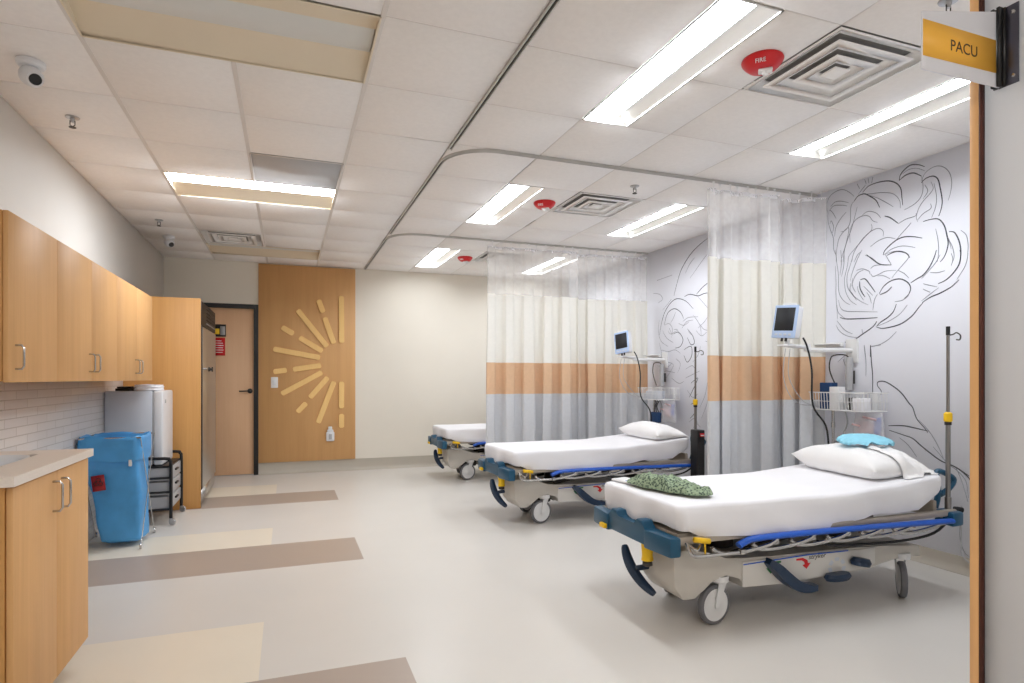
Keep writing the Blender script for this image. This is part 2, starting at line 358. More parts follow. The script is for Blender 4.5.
MURAL=[(0,[(3.646,2.549),(3.661,2.628),(3.631,2.688),(3.566,2.713),(3.501,2.704),(3.439,2.658),(3.411,2.626)]),
(0,[(3.639,2.572),(3.595,2.604),(3.523,2.59),(3.473,2.571)]),
(0,[(3.624,2.605),(3.58,2.631),(3.523,2.621),(3.459,2.592)]),
(0,[(3.631,2.582),(3.602,2.55),(3.573,2.499)]),
(0,[(3.654,2.551),(3.646,2.486),(3.624,2.418),(3.598,2.35),(3.595,2.263),(3.573,2.209),(3.566,2.155)]),
(0,[(3.587,2.36),(3.573,2.431),(3.53,2.488),(3.48,2.525)]),
(1,[(3.411,2.59),(3.378,2.62),(3.325,2.622),(3.279,2.592),(3.228,2.546),(3.199,2.487)]),
(0,[(3.331,2.621),(3.279,2.609),(3.178,2.589),(3.094,2.556),(3.046,2.496),(3.041,2.439)]),
(1,[(3.338,2.635),(3.292,2.668),(3.216,2.674),(3.13,2.659),(3.07,2.624),(3.037,2.576),(3.029,2.513),(3.023,2.456)]),
(0,[(3.279,2.597),(3.216,2.56),(3.154,2.514),(3.094,2.464)]),
(0,[(3.378,2.629),(3.344,2.66),(3.311,2.686)]),
(0,[(3.384,2.714),(3.364,2.672)]),
(0,[(3.321,2.73),(3.308,2.691)]),
(0,[(3.292,2.727),(3.286,2.69)]),
(0,[(3.254,2.726),(3.264,2.683)]),
(1,[(3.049,2.635),(3.041,2.671),(3.012,2.7),(2.966,2.718),(2.911,2.703),(2.867,2.675)]),
(1,[(3.049,2.638),(3.0,2.66),(2.944,2.657),(2.889,2.618)]),
(0,[(3.023,2.676),(2.978,2.692),(2.922,2.682),(2.867,2.648)]),
(0,[(2.889,2.586),(2.867,2.627),(2.825,2.65),(2.778,2.651),(2.732,2.623),(2.7,2.574),(2.689,2.514),(2.697,2.45),(2.712,2.403)]),
(1,[(2.891,2.573),(2.857,2.594),(2.809,2.593),(2.778,2.562),(2.763,2.5),(2.75,2.414),(2.757,2.359),(2.773,2.316)]),
(0,[(2.889,2.618),(2.878,2.545),(2.889,2.484),(2.927,2.447),(2.978,2.428),(3.012,2.42)]),
(0,[(2.825,2.561),(2.809,2.514),(2.83,2.483),(2.873,2.448),(2.905,2.409),(2.924,2.354),(2.916,2.315)]),
(0,[(2.82,2.318),(2.793,2.384),(2.788,2.456),(2.804,2.544)]),
(0,[(2.916,2.326),(2.878,2.359),(2.825,2.382),(2.827,2.414)]),
(0,[(2.867,2.553),(2.846,2.504),(2.878,2.46)]),
(1,[(3.16,2.414),(3.117,2.392),(3.058,2.338)]),
(0,[(3.058,2.333),(3.0,2.352),(2.933,2.357),(2.927,2.377)]),
(1,[(2.878,2.306),(2.825,2.308),(2.773,2.296),(2.737,2.246),(2.72,2.18),(2.712,2.117),(2.732,2.049),(2.763,2.01)]),
(1,[(2.707,2.198),(2.672,2.185),(2.643,2.123),(2.632,2.05),(2.638,1.988)]),
(0,[(2.714,2.158),(2.687,2.101),(2.674,2.038),(2.682,1.996)]),
(0,[(2.633,2.191),(2.6,2.153),(2.588,2.091),(2.591,2.022)]),
(0,[(2.722,2.17),(2.707,2.146),(2.692,2.082)]),
(0,[(3.446,2.281),(3.446,2.377),(3.405,2.44),(3.344,2.46),(3.286,2.445),(3.254,2.403),(3.216,2.382)]),
(0,[(3.344,2.466),(3.292,2.482),(3.228,2.454),(3.191,2.41)]),
(0,[(3.466,2.137),(3.452,2.186),(3.371,2.254),(3.292,2.319),(3.216,2.338),(3.172,2.309),(3.172,2.269)]),
(0,[(3.573,2.156),(3.566,2.257),(3.537,2.349),(3.459,2.399),(3.48,2.288),(3.515,2.198),(3.53,2.148)]),
(0,[(3.432,2.131),(3.411,2.202),(3.344,2.283),(3.266,2.336),(3.266,2.383)]),
(0,[(3.273,2.216),(3.216,2.244),(3.142,2.255),(3.076,2.231)]),
(1,[(3.172,2.133),(3.154,2.169),(3.082,2.216),(3.023,2.231),(2.955,2.221),(2.884,2.195)]),
(0,[(3.166,2.134),(3.105,2.165),(3.023,2.17),(2.933,2.141)]),
(1,[(3.142,2.127),(3.07,2.141),(3.0,2.116),(2.972,2.078)]),
(0,[(3.076,2.22),(3.035,2.255),(2.978,2.303),(2.961,2.32)]),
(0,[(2.783,2.014),(2.773,2.077),(2.778,2.162),(2.793,2.238)]),
(0,[(3.53,2.384),(3.487,2.387),(3.446,2.438),(3.439,2.556),(3.411,2.59)]),
(0,[(3.318,2.161),(3.266,2.133),(3.222,2.093)]),
(0,[(3.508,2.145),(3.494,2.243),(3.459,2.332),(3.425,2.409),(3.384,2.541)]),
(0,[(3.411,2.127),(3.384,2.173),(3.358,2.192)]),
(0,[(3.631,2.47),(3.617,2.491),(3.595,2.436),(3.609,2.39)]),
(0,[(3.58,2.253),(3.566,2.151),(3.551,2.05),(3.551,1.952),(3.537,1.889),(3.494,1.835),(3.446,1.805)]),
(0,[(3.459,2.18),(3.473,2.098),(3.494,2.017),(3.487,1.919),(3.446,1.841),(3.391,1.799)]),
(0,[(3.418,2.184),(3.446,2.106),(3.473,2.026),(3.466,1.94),(3.418,1.874),(3.358,1.824),(3.292,1.787)]),
(0,[(3.391,2.06),(3.344,2.064),(3.286,2.037),(3.279,2.013)]),
(0,[(3.432,1.947),(3.411,2.004),(3.378,2.04),(3.331,2.053)]),
(1,[(3.358,1.984),(3.318,1.984),(3.279,1.937),(3.234,1.873)]),
(1,[(3.364,1.973),(3.358,1.913),(3.318,1.849)]),
(0,[(3.331,1.933),(3.292,1.892),(3.254,1.852)]),
(0,[(3.384,1.94),(3.371,1.891),(3.331,1.827)]),
(0,[(3.425,2.006),(3.425,1.946),(3.398,1.895)]),
(1,[(3.305,2.163),(3.247,2.111),(3.191,2.07),(3.108,2.052)]),
(0,[(3.108,2.052),(3.136,2.102),(3.154,2.134)]),
(0,[(3.273,2.017),(3.254,1.993),(3.216,1.997),(3.154,2.015),(3.07,2.007)]),
(0,[(3.216,1.991),(3.166,1.983),(3.117,1.953)]),
(0,[(3.273,2.052),(3.241,2.07),(3.178,2.065)]),
(0,[(3.166,2.136),(3.094,2.145),(3.023,2.131),(2.978,2.089),(3.023,2.037),(3.07,1.995),(3.105,1.957)]),
(1,[(3.203,1.857),(3.166,1.909),(3.105,1.94),(3.041,1.941),(2.989,1.911),(2.966,1.87),(2.978,1.828),(3.012,1.799)]),
(0,[(3.216,1.859),(3.241,1.816),(3.254,1.743)]),
(1,[(3.197,1.851),(3.142,1.866),(3.105,1.895)]),
(1,[(2.966,1.902),(2.922,1.923),(2.878,1.942),(2.835,1.988),(2.804,2.046),(2.788,2.095)]),
(0,[(2.889,1.918),(2.841,1.963),(2.793,2.012),(2.763,2.059)]),
(0,[(2.83,1.953),(2.783,1.943),(2.732,1.948)]),
(1,[(2.778,1.869),(2.732,1.883),(2.682,1.921),(2.643,1.975),(2.633,2.034),(2.638,2.065)]),
(1,[(2.884,1.757),(2.825,1.787),(2.763,1.805),(2.692,1.836),(2.643,1.875)]),
(0,[(2.889,1.768),(2.835,1.804),(2.773,1.842)]),
(0,[(2.878,1.884),(2.835,1.867),(2.783,1.849)]),
(0,[(2.878,1.847),(2.83,1.819)]),
(0,[(2.692,1.974),(2.682,2.013),(2.692,2.055)]),
(0,[(2.658,1.877),(2.605,1.959),(2.588,2.035)]),
(0,[(3.551,1.854),(3.53,1.79),(3.48,1.76),(3.358,1.744),(3.216,1.727)]),
(1,[(3.537,1.717),(3.48,1.7),(3.358,1.691),(3.216,1.685)]),
(0,[(3.566,1.819),(3.551,1.756),(3.494,1.707)]),
(1,[(3.07,1.768),(3.094,1.715),(3.136,1.679),(3.191,1.65),(3.222,1.624)]),
(1,[(3.222,1.659),(3.254,1.621),(3.344,1.57),(3.425,1.527),(3.494,1.521)]),
(1,[(3.228,1.619),(3.178,1.604),(3.094,1.611),(3.023,1.63),(2.955,1.673),(2.911,1.722),(2.878,1.756)]),
(0,[(3.216,1.624),(3.13,1.651),(3.046,1.693),(2.989,1.753)]),
(0,[(3.273,1.478),(3.203,1.486),(3.13,1.521),(3.07,1.573)]),
(1,[(3.273,1.483),(3.273,1.399)]),
(0,[(3.325,1.48),(3.315,1.4)]),
(0,[(3.344,1.611),(3.338,1.575)]),
(0,[(3.573,1.659),(3.537,1.607),(3.466,1.566),(3.371,1.548)]),
(0,[(3.566,1.695),(3.494,1.616),(3.425,1.581)]),
(0,[(3.058,2.005),(3.012,1.975),(2.978,1.937)]),
(0,[(3.082,1.786),(3.023,1.79),(2.978,1.817)]),
(0,[(3.53,2.243),(3.523,2.143),(3.537,2.048)]),
(0,[(3.501,2.237),(3.501,2.127),(3.523,2.034)]),
(0,[(3.344,2.206),(3.384,2.142),(3.425,2.054),(3.446,1.985)]),
(0,[(3.58,2.129),(3.573,2.004),(3.573,1.881),(3.558,1.707)]),
(0,[(3.459,1.927),(3.425,1.886),(3.391,1.834)]),
(0,[(3.439,1.972),(3.446,1.913),(3.411,1.861)]),
(0,[(3.305,1.882),(3.279,1.844),(3.266,1.796)]),
(1,[(3.273,1.488),(3.266,1.372),(3.256,1.256),(3.256,1.082)]),
(0,[(3.325,1.491),(3.311,1.373),(3.311,1.256)]),
(0,[(3.266,1.476),(3.191,1.484)]),
(1,[(3.216,1.084),(3.185,1.142),(3.216,1.187),(3.209,1.216),(3.154,1.216),(3.082,1.177),(3.029,1.134),(2.978,1.07),(2.95,1.038),(2.922,0.964),(2.867,0.904),(2.846,0.874)]),
(1,[(3.13,0.901),(3.023,0.909),(2.933,0.899),(2.841,0.885)]),
(0,[(3.558,1.368),(3.494,1.415),(3.425,1.436)]),
(0,[(3.508,1.391),(3.466,1.281)]),
(0,[(2.907,0.956),(2.837,0.885),(2.782,0.801),(2.742,0.717)]),
(1,[(3.125,0.869),(3.01,0.842),(2.951,0.826),(2.893,0.783),(2.823,0.735),(2.755,0.695),(2.664,0.667),(2.58,0.621)]),
(0,[(2.81,0.784),(2.769,0.741),(2.716,0.687),(2.651,0.643),(2.601,0.585),(2.586,0.483)]),
(0,[(2.664,0.667),(2.626,0.581),(2.589,0.457)]),
(0,[(3.048,0.824),(2.98,0.774),(2.922,0.702)]),
(1,[(2.703,0.682),(2.626,0.646),(2.57,0.59),(2.54,0.492)]),
(0,[(2.626,0.423),(2.639,0.237),(2.614,0.138),(2.577,0.109)]),
(1,[(5.059,2.695),(5.278,2.633),(5.441,2.545),(5.569,2.428),(5.642,2.298),(5.701,2.163)]),
(0,[(5.331,2.525),(5.413,2.471),(5.497,2.381)]),
(0,[(5.072,2.698),(5.084,2.561),(5.225,2.454),(5.413,2.316)]),
(1,[(5.304,2.129),(5.199,2.191),(5.072,2.238)]),
(1,[(5.511,2.13),(5.413,2.143),(5.278,2.109),(5.173,2.12),(5.022,2.117)]),
(0,[(5.304,2.121),(5.199,2.032),(5.097,1.929),(5.084,1.821),(5.097,1.723)]),
(0,[(6.113,2.244),(5.982,2.217),(5.917,2.153),(6.014,2.118)]),
(0,[(6.031,2.384),(5.731,2.401)]),
(1,[(5.982,1.745),(5.917,1.931),(5.823,2.05),(5.671,2.123),(5.497,2.084),(5.358,1.982)]),
(1,[(5.886,1.855),(5.823,1.977),(5.701,2.019),(5.583,1.971),(5.526,1.895)]),
(0,[(5.762,1.862),(5.701,1.929),(5.671,1.98)]),
(0,[(5.54,1.861),(5.441,1.896),(5.278,1.889)]),
(0,[(5.701,1.785),(5.642,1.781),(5.598,1.719)]),
(0,[(5.792,1.81),(5.731,1.728)]),
(0,[(5.441,1.748),(5.386,1.705)]),
(0,[(5.358,1.913),(5.251,1.802),(5.225,1.694)]),
(0,[(5.917,2.024),(5.792,2.102),(5.746,2.132)]),
(0,[(5.072,2.238),(4.925,2.304)]),
(0,[(5.022,2.467),(4.878,2.416)]),
(0,[(5.554,1.792),(5.469,1.855),(5.358,1.862)]),
(0,[(5.278,1.77),(5.173,1.829),(5.109,1.889)]),
(0,[(5.985,1.919),(6.003,1.798),(5.95,1.672),(5.812,1.604)]),
(1,[(5.712,1.737),(5.615,1.75),(5.536,1.667),(5.583,1.593),(5.68,1.578)]),
(0,[(5.915,1.791),(5.846,1.706),(5.712,1.639)]),
(1,[(5.459,1.776),(5.368,1.695),(5.339,1.618),(5.398,1.603),(5.459,1.682)]),
(1,[(5.521,1.552),(5.398,1.584),(5.383,1.489),(5.459,1.416),(5.521,1.494)]),
(0,[(5.166,1.627),(5.083,1.631),(5.069,1.782)]),
(0,[(5.846,1.246),(5.712,1.383),(5.812,1.425),(5.985,1.45)]),
(1,[(5.398,1.189),(5.28,1.245),(5.368,1.114),(5.428,1.038)]),
(1,[(5.398,0.963),(5.309,0.986),(5.339,0.873),(5.413,0.812)]),
(0,[(6.02,1.389),(5.846,1.366),(5.745,1.404)]),
(0,[(5.49,1.341),(5.368,1.376),(5.309,1.301)]),
(0,[(5.251,0.932),(5.166,1.064),(5.124,1.209)]),
(0,[(5.88,1.849),(5.795,1.862),(5.729,1.797),(5.745,1.7)]),
(0,[(5.615,1.847),(5.521,1.819),(5.428,1.85)]),
(0,[(5.309,1.746),(5.223,1.685),(5.138,1.716)]),
(0,[(5.95,1.571),(5.812,1.545),(5.68,1.559),(5.583,1.516)]),
(0,[(5.368,1.414),(5.28,1.485),(5.237,1.576)]),
(0,[(5.95,1.307),(5.846,1.326),(5.68,1.304)]),
(0,[(5.49,1.245),(5.368,1.283),(5.251,1.319)]),
(0,[(5.459,1.113),(5.368,1.039),(5.28,1.079)]),
(0,[(5.428,0.773),(5.339,0.817),(5.28,0.765)]),
(0,[(5.223,0.824),(5.138,0.974),(5.11,1.083)]),
(0,[(5.985,1.654),(5.932,1.509),(5.967,1.429)]),
(0,[(5.663,1.46),(5.583,1.4),(5.631,1.304)]),
(0,[(5.745,1.246),(5.615,1.187),(5.521,1.207)]),
(0,[(5.368,0.703),(5.309,0.763),(5.237,0.731)]),
(0,[(5.812,1.784),(5.762,1.74),(5.647,1.771)]),
(0,[(5.251,1.816),(5.194,1.756),(5.11,1.732)])]
# ---------------------------------------------------------------- room
XL, XR, YF, ZC = -1.42, 4.05, 8.45, 2.735
T = .6096
GX0, GY0 = -.8466, 2.525           # a tee line crossing
YN = 1.25                          # room face of the near wall; the camera stands in the opening's passage
XC = 1.848                         # passage wall
def slab(x0, x1, y0, y1, z0, z1): return MB().b2(x0, x1, y0, y1, z0, z1)
# floor: sheet vinyl with inlaid stripes (one mesh, three colours)
m = MB()
xs = [XL-.1, -.11, .495, XR+.1]; ys = [-2.6, 2.08, 2.69, 3.33, 4.25, 4.86, 5.40, 6.42, 7.0, 7.6, YF+.1]
dark = {(2.08, 2.69), (4.25, 4.86), (6.42, 7.0)}; cream = {(2.69, 3.33), (4.86, 5.40), (7.0, 7.6)}
for i in range(3):
    for y0, y1 in zip(ys, ys[1:]):
        m.mi = 1 if (y0, y1) in dark and i < 2 else 2 if (y0, y1) in cream and i < 1 else 0
        m.quad((xs[i], y0, 0), (xs[i+1], y0, 0), (xs[i+1], y1, 0), (xs[i], y1, 0))
m.mi = 0; m.b2(XL-.1, XR+.1, -2.6, YF+.1, -.1, -.01)
struct('floor', m, [M['floor'], M['floor_dark'], M['floor_cream']])
wl = struct('wall_left', slab(XL-.12, XL, -2.6, YF+.12, 0, ZC+.3), M['wall_warm'])
struct('wall_left_tile', MB().b2(XL, XL+.008, 1.9, 6.46, 0, 1.26), M['tile'], wl)
m = MB()                                                    # far wall with a doorway
m.b2(XL-.12, -1.385, YF, YF+.12, 0, ZC+.3); m.b2(-.3455, XR+.12, YF, YF+.12, 0, ZC+.3); m.b2(-1.385, -.3455, YF, YF+.12, 2.18, ZC+.3)
struct('wall_far', m, M['wall_far'])
wr = struct('wall_right', slab(XR, XR+.12, YN-.1, YF+.12, 0, ZC+.3), M['wall_mural'])
struct('wall_near', MB().prism([(XC+.1005, 1.10), (XC+.1005, 1.22), (2.05, YN), (XR+.12, YN), (XR+.12, 1.10)], 0, ZC+.3, 'z'), M['wall_warm'])
struct('wall_passage', slab(XC, XC+.1, -2.6, 1.1365, 0, ZC+.3), M['wall_white'])
struct('wall_rear', slab(XL-.12, XC+.1, -2.72, -2.6, 0, ZC+.3), M['wall_warm'])
# mural ink: printed line drawing of a big peony
m = MB()
for w, pts in MURAL:
    P = catmull([(0, y, z) for y, z in pts], 5) if len(pts) > 2 else [Vector((0, y, z)) for y, z in pts]
    n = len(P); hw = .0042 if w else .0027; m.mi = 0 if w else 1
    prev = None
    for i in range(n):
        t = (P[min(i+1, n-1)]-P[max(i-1, 0)]); t = t.normalized() if t.length else Vector((0, 1, 0))
        nn = Vector((0, -t.z, t.y)); k = hw*(.45+.55*math.sin(PI*min(1, max(0, (i+.6)/(n+.2)))))
        a, b = P[i]+nn*k, P[i]-nn*k
        cur = [m.bm.verts.new((XR-.0012, q.y, min(q.z, ZC-.003))) for q in (a, b)]
        if prev: m._f([prev[0], cur[0], cur[1], prev[1]])
        prev = cur
struct('mural', m, [M['ink'], M['ink_thin']], wr)
# cove base
def cove(y0, y1, x, h, sx):
    pr = [(0, 0), (.055, 0), (.055, .002), (.03, .008), (.014, .022), (.006, .045), (.005, h), (0, h)]
    return [(x+sx*a, b) for a, b in pr]
m = MB(); m.prism([(YF-a, b) for a, b in [(0, 0), (.06, 0), (.06, .002), (.03, .008), (.014, .022), (.006, .045), (.005, .15), (0, .15)]], -.345, XR, 'x'); struct('baseboard_far', m, M['base'])
m = MB(); m.prism(cove(0, 0, XR, .1, -1), YN, YF, 'y'); struct('baseboard_right', m, M['base'])
m = MB(); m.prism(cove(0, 0, XL, .1, 1), 7.75, YF, 'y'); struct('baseboard_left', m, M['base'])
# corner trim at the opening
t1 = struct('trim_1', MB().b2(1.83, XC+.1, 1.142, 1.166, 0, ZC, .001, 1), M['corner_wood'])
struct('trim_2', MB().b2(1.8305, XC+.0015, 1.137, 1.1415, 0, ZC), M['brown'])

# ceiling: lay-in tiles over tees, with openings for the fittings
holes = []                                                  # x0,x1,y0,y1
def gx(k): return GX0+k*T
def gy(k): return GY0+k*T
L24 = [(gx(0), gx(2), gy(0), gy(1), 0), (gx(0), gx(2), gy(4), gy(5), 1), (gx(0), gx(2), gy(8), gy(9), 0)]
L14 = []
for k in (-1, 3, 7):
    L14 += [(gx(4), gx(4)+T/2, gy(k), gy(k+2)), (gx(6)+T/2, gx(7), gy(k), gy(k+2))]
DIF = [(gx(5), gx(6), gy(-1), gy(0)), (gx(5), gx(6), gy(3), gy(4)), (gx(5), gx(6), gy(7), gy(8)), (gx(0), gx(1), gy(7), gy(8))]
GRI = [(gx(1), gx(2), gy(3), gy(4))]
holes = [h[:4] for h in L24]+L14+DIF+GRI
m = MB(); t = MB()
def inside(x, y): return any(a < x < b and c < y < d for a, b, c, d in holes)
xl = [XL]+[gx(k) for k in range(0, 9)]+[XR]
yl = [-2.6]+[gy(k) for k in range(-8, 10)]+[YF]
for x0, x1 in zip(xl, xl[1:]):
    for y0, y1 in zip(yl, yl[1:]):
        parts = [(x0, x1)]
        if inside(x0+.1, (y0+y1)/2) != inside(x1-.1, (y0+y1)/2): parts = [(x0, (x0+x1)/2), ((x0+x1)/2, x1)]
        for a, b in parts:
            if inside((a+b)/2, (y0+y1)/2) or y1-y0 < .02 or b-a < .01: continue
            ga = .0055 if a > XL+.01 else 0
            m.b2(a+ga, b-.0055, y0+.004, y1-.004, ZC, ZC+.02, .002, 1)
            t.b2(a, b, y0, y1, ZC+.003, ZC+.012)
for k in (0, 1, 2):                                          # the exposed main runners over the aisle
    y = YF
    for a, b in [(-2.6, YF)]:
        segs = [(a, b)]
        for hx0, hx1, hy0, hy1 in holes:
            if hx0+.05 < gx(k) < hx1-.05:
                segs = [q for s0, s1 in segs for q in ((s0, min(s1, hy0)), (max(s0, hy1), s1)) if q[1]-q[0] > .01]
        for s0, s1 in segs: t.b2(gx(k)-.011, gx(k)+.011, s0, s1, ZC-.002, ZC+.004, .001, 1)
c = struct('ceiling', m, M['ceil'])
struct('ceiling_grid', t, M['tee'], c)
m = MB(); m.b2(XL-.12, XR+.12, -2.72, YF+.12, ZC+.3, ZC+.34); struct('ceiling_slab', m, M['ceil'])

# ---------------------------------------------------------------- ceiling fittings
def troffer(x0, x1, y0, y1, on, label, group, lens_w, mat_on, mat_ref):
    cx, cy = (x0+x1)/2, (y0+y1)/2; lx, ly = x1-x0, y1-y0
    r = thing('ceiling_light', label, 'ceiling light', (cx, cy, ZC), 0 if ly > lx else PI/2, group)
    w, l = (lx, ly) if ly > lx else (ly, lx)
    w2, l2, q, hh = w/2-.004, l/2-.004, lens_w/2, .055
    b = MB()
    for s in (-1, 1):                                       # curved side reflectors
        def f(u, v, s=s):
            a = u; x = w2+(q-w2)*a; z = hh*math.sin(a*PI/2)
            return (s*x, -l2+.0+2*l2*v, z)
        b.surf(7, 2, f)
        b.quad((-w2, s*l2, 0), (w2, s*l2, 0), (w2, s*l2, hh+.01), (-w2, s*l2, hh+.01))
        b.b2(s*(w2-.004)-.004, s*(w2-.004)+.004, -l2, l2, -.003, .001)
        b.b2(-w2, w2, s*(l2-.004)-.004, s*(l2-.004)+.004, -.003, .001)
    b.b2(-w2, w2, -l2, l2, hh+.02, hh+.03)
    obj('housing', b, mat_ref, r)
    d = MB()
    d.surf(9, 2, lambda u, v: ((-q+2*q*u), -l2+.004+(2*l2-.008)*v, hh-.014*math.sin(PI*u)))
    obj('lens', d, mat_on, r)
    return r
places14 = ['in the nearest bay, over the foot of the nearest stretcher', 'in the nearest bay, half hidden by the orange sign', 'in the middle bay, beside the middle red alarm',
            'in the middle bay, beside the mural wall', 'in the far bay, beside the far red alarm', 'in the far bay, seen through the far net curtain']
for p, h in zip(places14, L14):
    troffer(*h, 1, 'lit narrow ceiling light ' + p, 'lit ceiling lights over the beds', .17, M['lens_on'], M['reflector'])
for p, h in zip(['unlit wide cream ceiling light at the top of the picture, over the aisle', 'lit wide ceiling light over the aisle next to the grey grille', 'unlit wide ceiling light against the far wall, above the wood panel'], L24):
    troffer(*h[:4], h[4], p, 'wide ceiling lights over the aisle', .2, M['lens_on_left'] if h[4] else M['lens_off'], M['reflector_left'] if h[4] else M['reflector_tan'])
def diffuser(x0, x1, y0, y1, label):
    cx, cy = (x0+x1)/2, (y0+y1)/2; h = (x1-x0)/2-.004
    r = thing('ceiling_vent', label, 'ceiling vent', (cx, cy, ZC), 0, 'square ceiling vents')
    b = MB()
    # outer flange, then three nested flared cones
    def cone(a0, z0, a1, z1, th=.003):
        for k in range(4):
            q = Matrix.Rotation(k*PI/2, 3, 'Z')
            P = [q @ Vector(p) for p in ((-a0, -a0, z0), (a0, -a0, z0), (a1, -a1, z1), (-a1, -a1, z1))]
            b.quad(*P)
            P2 = [p+Vector((0, 0, th)) for p in P]; b.quad(*P2[::-1])
            b.quad(P[0], P[1], P2[1], P2[0])
    cone(h, -.004, h-.018, -.004); cone(h-.018, -.004, h-.075, .026)
    obj('frame', b, M['diffuser'], r)
    for a0 in (.232, .135):
        b = MB(); cone(a0, -.007, a0-.045, -.007); cone(a0-.045, -.007, a0-.085, .012); obj('louver', b, M['diffuser'], r)
    b = MB(); b.b2(-.048, .048, -.048, .048, -.007, 0, .002, 1); obj('center_plate', b, M['diffuser'], r)
    b = MB(); b.b2(-h+.04, h-.04, -h+.04, h-.04, .034, .044); obj('duct', b, M['vent_dark'], r)
    return r
for h, p in zip(DIF, ['large square vent behind the orange sign, beside the nearest red alarm', 'square vent beside the middle red alarm', 'square vent seen through the far net curtain', 'square vent over the aisle near the far wall']):
    diffuser(*h, p)
x0, x1, y0, y1 = GRI[0]
b = MB(); b.b2(x0+.004, x1-.004, y0+.004, y1-.004, ZC-.002, ZC+.01)
o = thing('return_grille', 'flat grey perforated grille next to the lit aisle light', 'ceiling grille', ((x0+x1)/2, (y0+y1)/2, ZC))
obj('panel', b, M['grille'], o, world=True)
b = MB()
for s in (0, 1):
    b.b2(x0+.002, x1-.002, (y0, y1-.014)[s]+.001, (y0+.014, y1)[s]-.001, ZC-.005, ZC-.001); b.b2((x0, x1-.014)[s]+.001, (x0+.014, x1)[s]-.001, y0+.002, y1-.002, ZC-.005, ZC-.001)
obj('frame', b, M['tee'], o, world=True)
def strobe(x, y, label):
    r = thing('fire_alarm', label, 'fire alarm', (x, y, ZC), 0, 'red fire alarms on the ceiling')
    b = MB(); b.lathe([(.02, .001), (.09, .001), (.094, -.006), (.092, -.014), (.082, -.028), (.064, -.045), (.052, -.051), (.02, -.053)], seg=40); obj('mounted_body', b, M['red'], r)
    b = MB(); b.box((.012, -.008, -.057), (.062, .04, .018), None, .006); b.lathe([(.012, -.057), (.018, -.068), (.012, -.076), (.004, -.078)], (.012, -.008, 0)); obj('flash_lens', b, M['white_pl'], r)
    t = text('lettering', 'FIRE', .026, M['white_txt'], (-.012, -.077, -.038), (R(128), 0, R(-6)), r, .0012, world=False)
    return r
for (x, y), l in zip([(2.09, 2.25), (2.05, 4.72), (2.06, 7.2)], ['red round alarm with white lens, nearest, beside the large vent', 'red round alarm with white lens in the middle bay', 'red round alarm with white lens in the far bay']):
    strobe(x, y, l).rotation_euler = (0, 0, R(-40))
def sprinkler(x, y, label):
    r = thing('sprinkler', label, 'sprinkler', (x, y, ZC), 0, 'ceiling sprinklers')
    b = MB(); b.lathe([(.012, 0), (.036, -.001), (.034, -.006), (.012, -.01), (.008, -.03)]); obj('ceiling_plate', b, M['steel'], r)
    b = MB(); b.tube([(-.012, 0, -.02), (-.012, 0, -.045), (0, 0, -.055)], .0025, 6); b.tube([(.012, 0, -.02), (.012, 0, -.045), (0, 0, -.055)], .0025, 6); b.lathe([(.002, -.056), (.018, -.057), (.018, -.06), (.002, -.06)]); obj('deflector', b, M['dark_mech'], r)
for x, y, l in [(-1.15, 4.12, 'ceiling sprinkler over the left cabinets behind the nearer camera'), (-1.13, 6.5, 'ceiling sprinkler over the tall cabinet in front of the far camera'), (2.53, 4.07, 'ceiling sprinkler beyond the nearest curtain track'), (2.45, 1.64, 'ceiling sprinkler just above the orange sign')]:
    sprinkler(x, y, l)
def camera_dome(x, y, label, rz):
    r = thing('security_camera', label, 'security camera', (x, y, ZC), rz, 'turret cameras on the ceiling')
    b = MB(); b.lathe([(.05, 0), (.058, -.004), (.058, -.02), (.05, -.03), (.03, -.034)]); obj('mount', b, M['white_gl'], r)
    b = MB(); b.lathe([(.0015, .05), (.02, .047), (.036, .035), (.046, .015), (.048, 0), (.044, -.03), (.034, -.044), (.02, -.047)], (0, 0, -.07), (-.75, .40, .55)); obj('housing', b, M['white_gl'], r)
    d = -Vector((-.75, .40, .55)).normalized()
    b = MB(); b.lathe([(.026, .0), (.025, .008), (.018, .006), (.002, .004)], Vector((0, 0, -.07))+d*.044, d); obj('lens', b, M['black'], r)
camera_dome(-1.13, 3.46, 'white ceiling camera with black lens, nearest, above the first wall cabinet', R(-20))
camera_dome(-1.16, 7.2, 'small white ceiling camera near the far wall corner', R(-20))
# curtain tracks
def track(pts, label, w=.013):
    r = thing('curtain_track', label, 'curtain track', pts[0], 0, 'ceiling curtain tracks')
    def ribbon(P, off, hw, z0, z1):
        b = MB(); rows = []
        n = len(P)
        for i in range(n):
            t = (P[min(i+1, n-1)]-P[max(i-1, 0)]).normalized(); nn = Vector((-t.y, t.x, 0))
            rows.append([b.bm.verts.new(P[i]+nn*(off+s*hw)+Vector((0, 0, z))) for s, z in ((-1, z0), (1, z0), (1, z1), (-1, z1))])
        for A, B in zip(rows, rows[1:]):
            for k in range(4): b._f([A[k], A[(k+1) % 4], B[(k+1) % 4], B[k]])
        b._f(rows[0]); b._f(rows[-1][::-1])
        return b
    P = [Vector(p) for p in pts]
    a = ribbon(P, -w+.003, .003, -.016, -.001); 
    c = ribbon(P, w-.003, .003, -.016, -.001)
    d = ribbon(P, 0, w-.0055, -.006, -.002)
    obj('channel', a, M['tracktrim'], r, world=True); obj('channel', c, M['tracktrim'], r, world=True); obj('slot', d, M['track_slot'], r, world=True)
    return r
XT = gx(3)+.012
def arcpts(cx, cy, rad, a0, a1, n=10): return [(cx+rad*math.cos(a0+(a1-a0)*i/n), cy+rad*math.sin(a0+(a1-a0)*i/n), ZC) for i in range(n+1)]
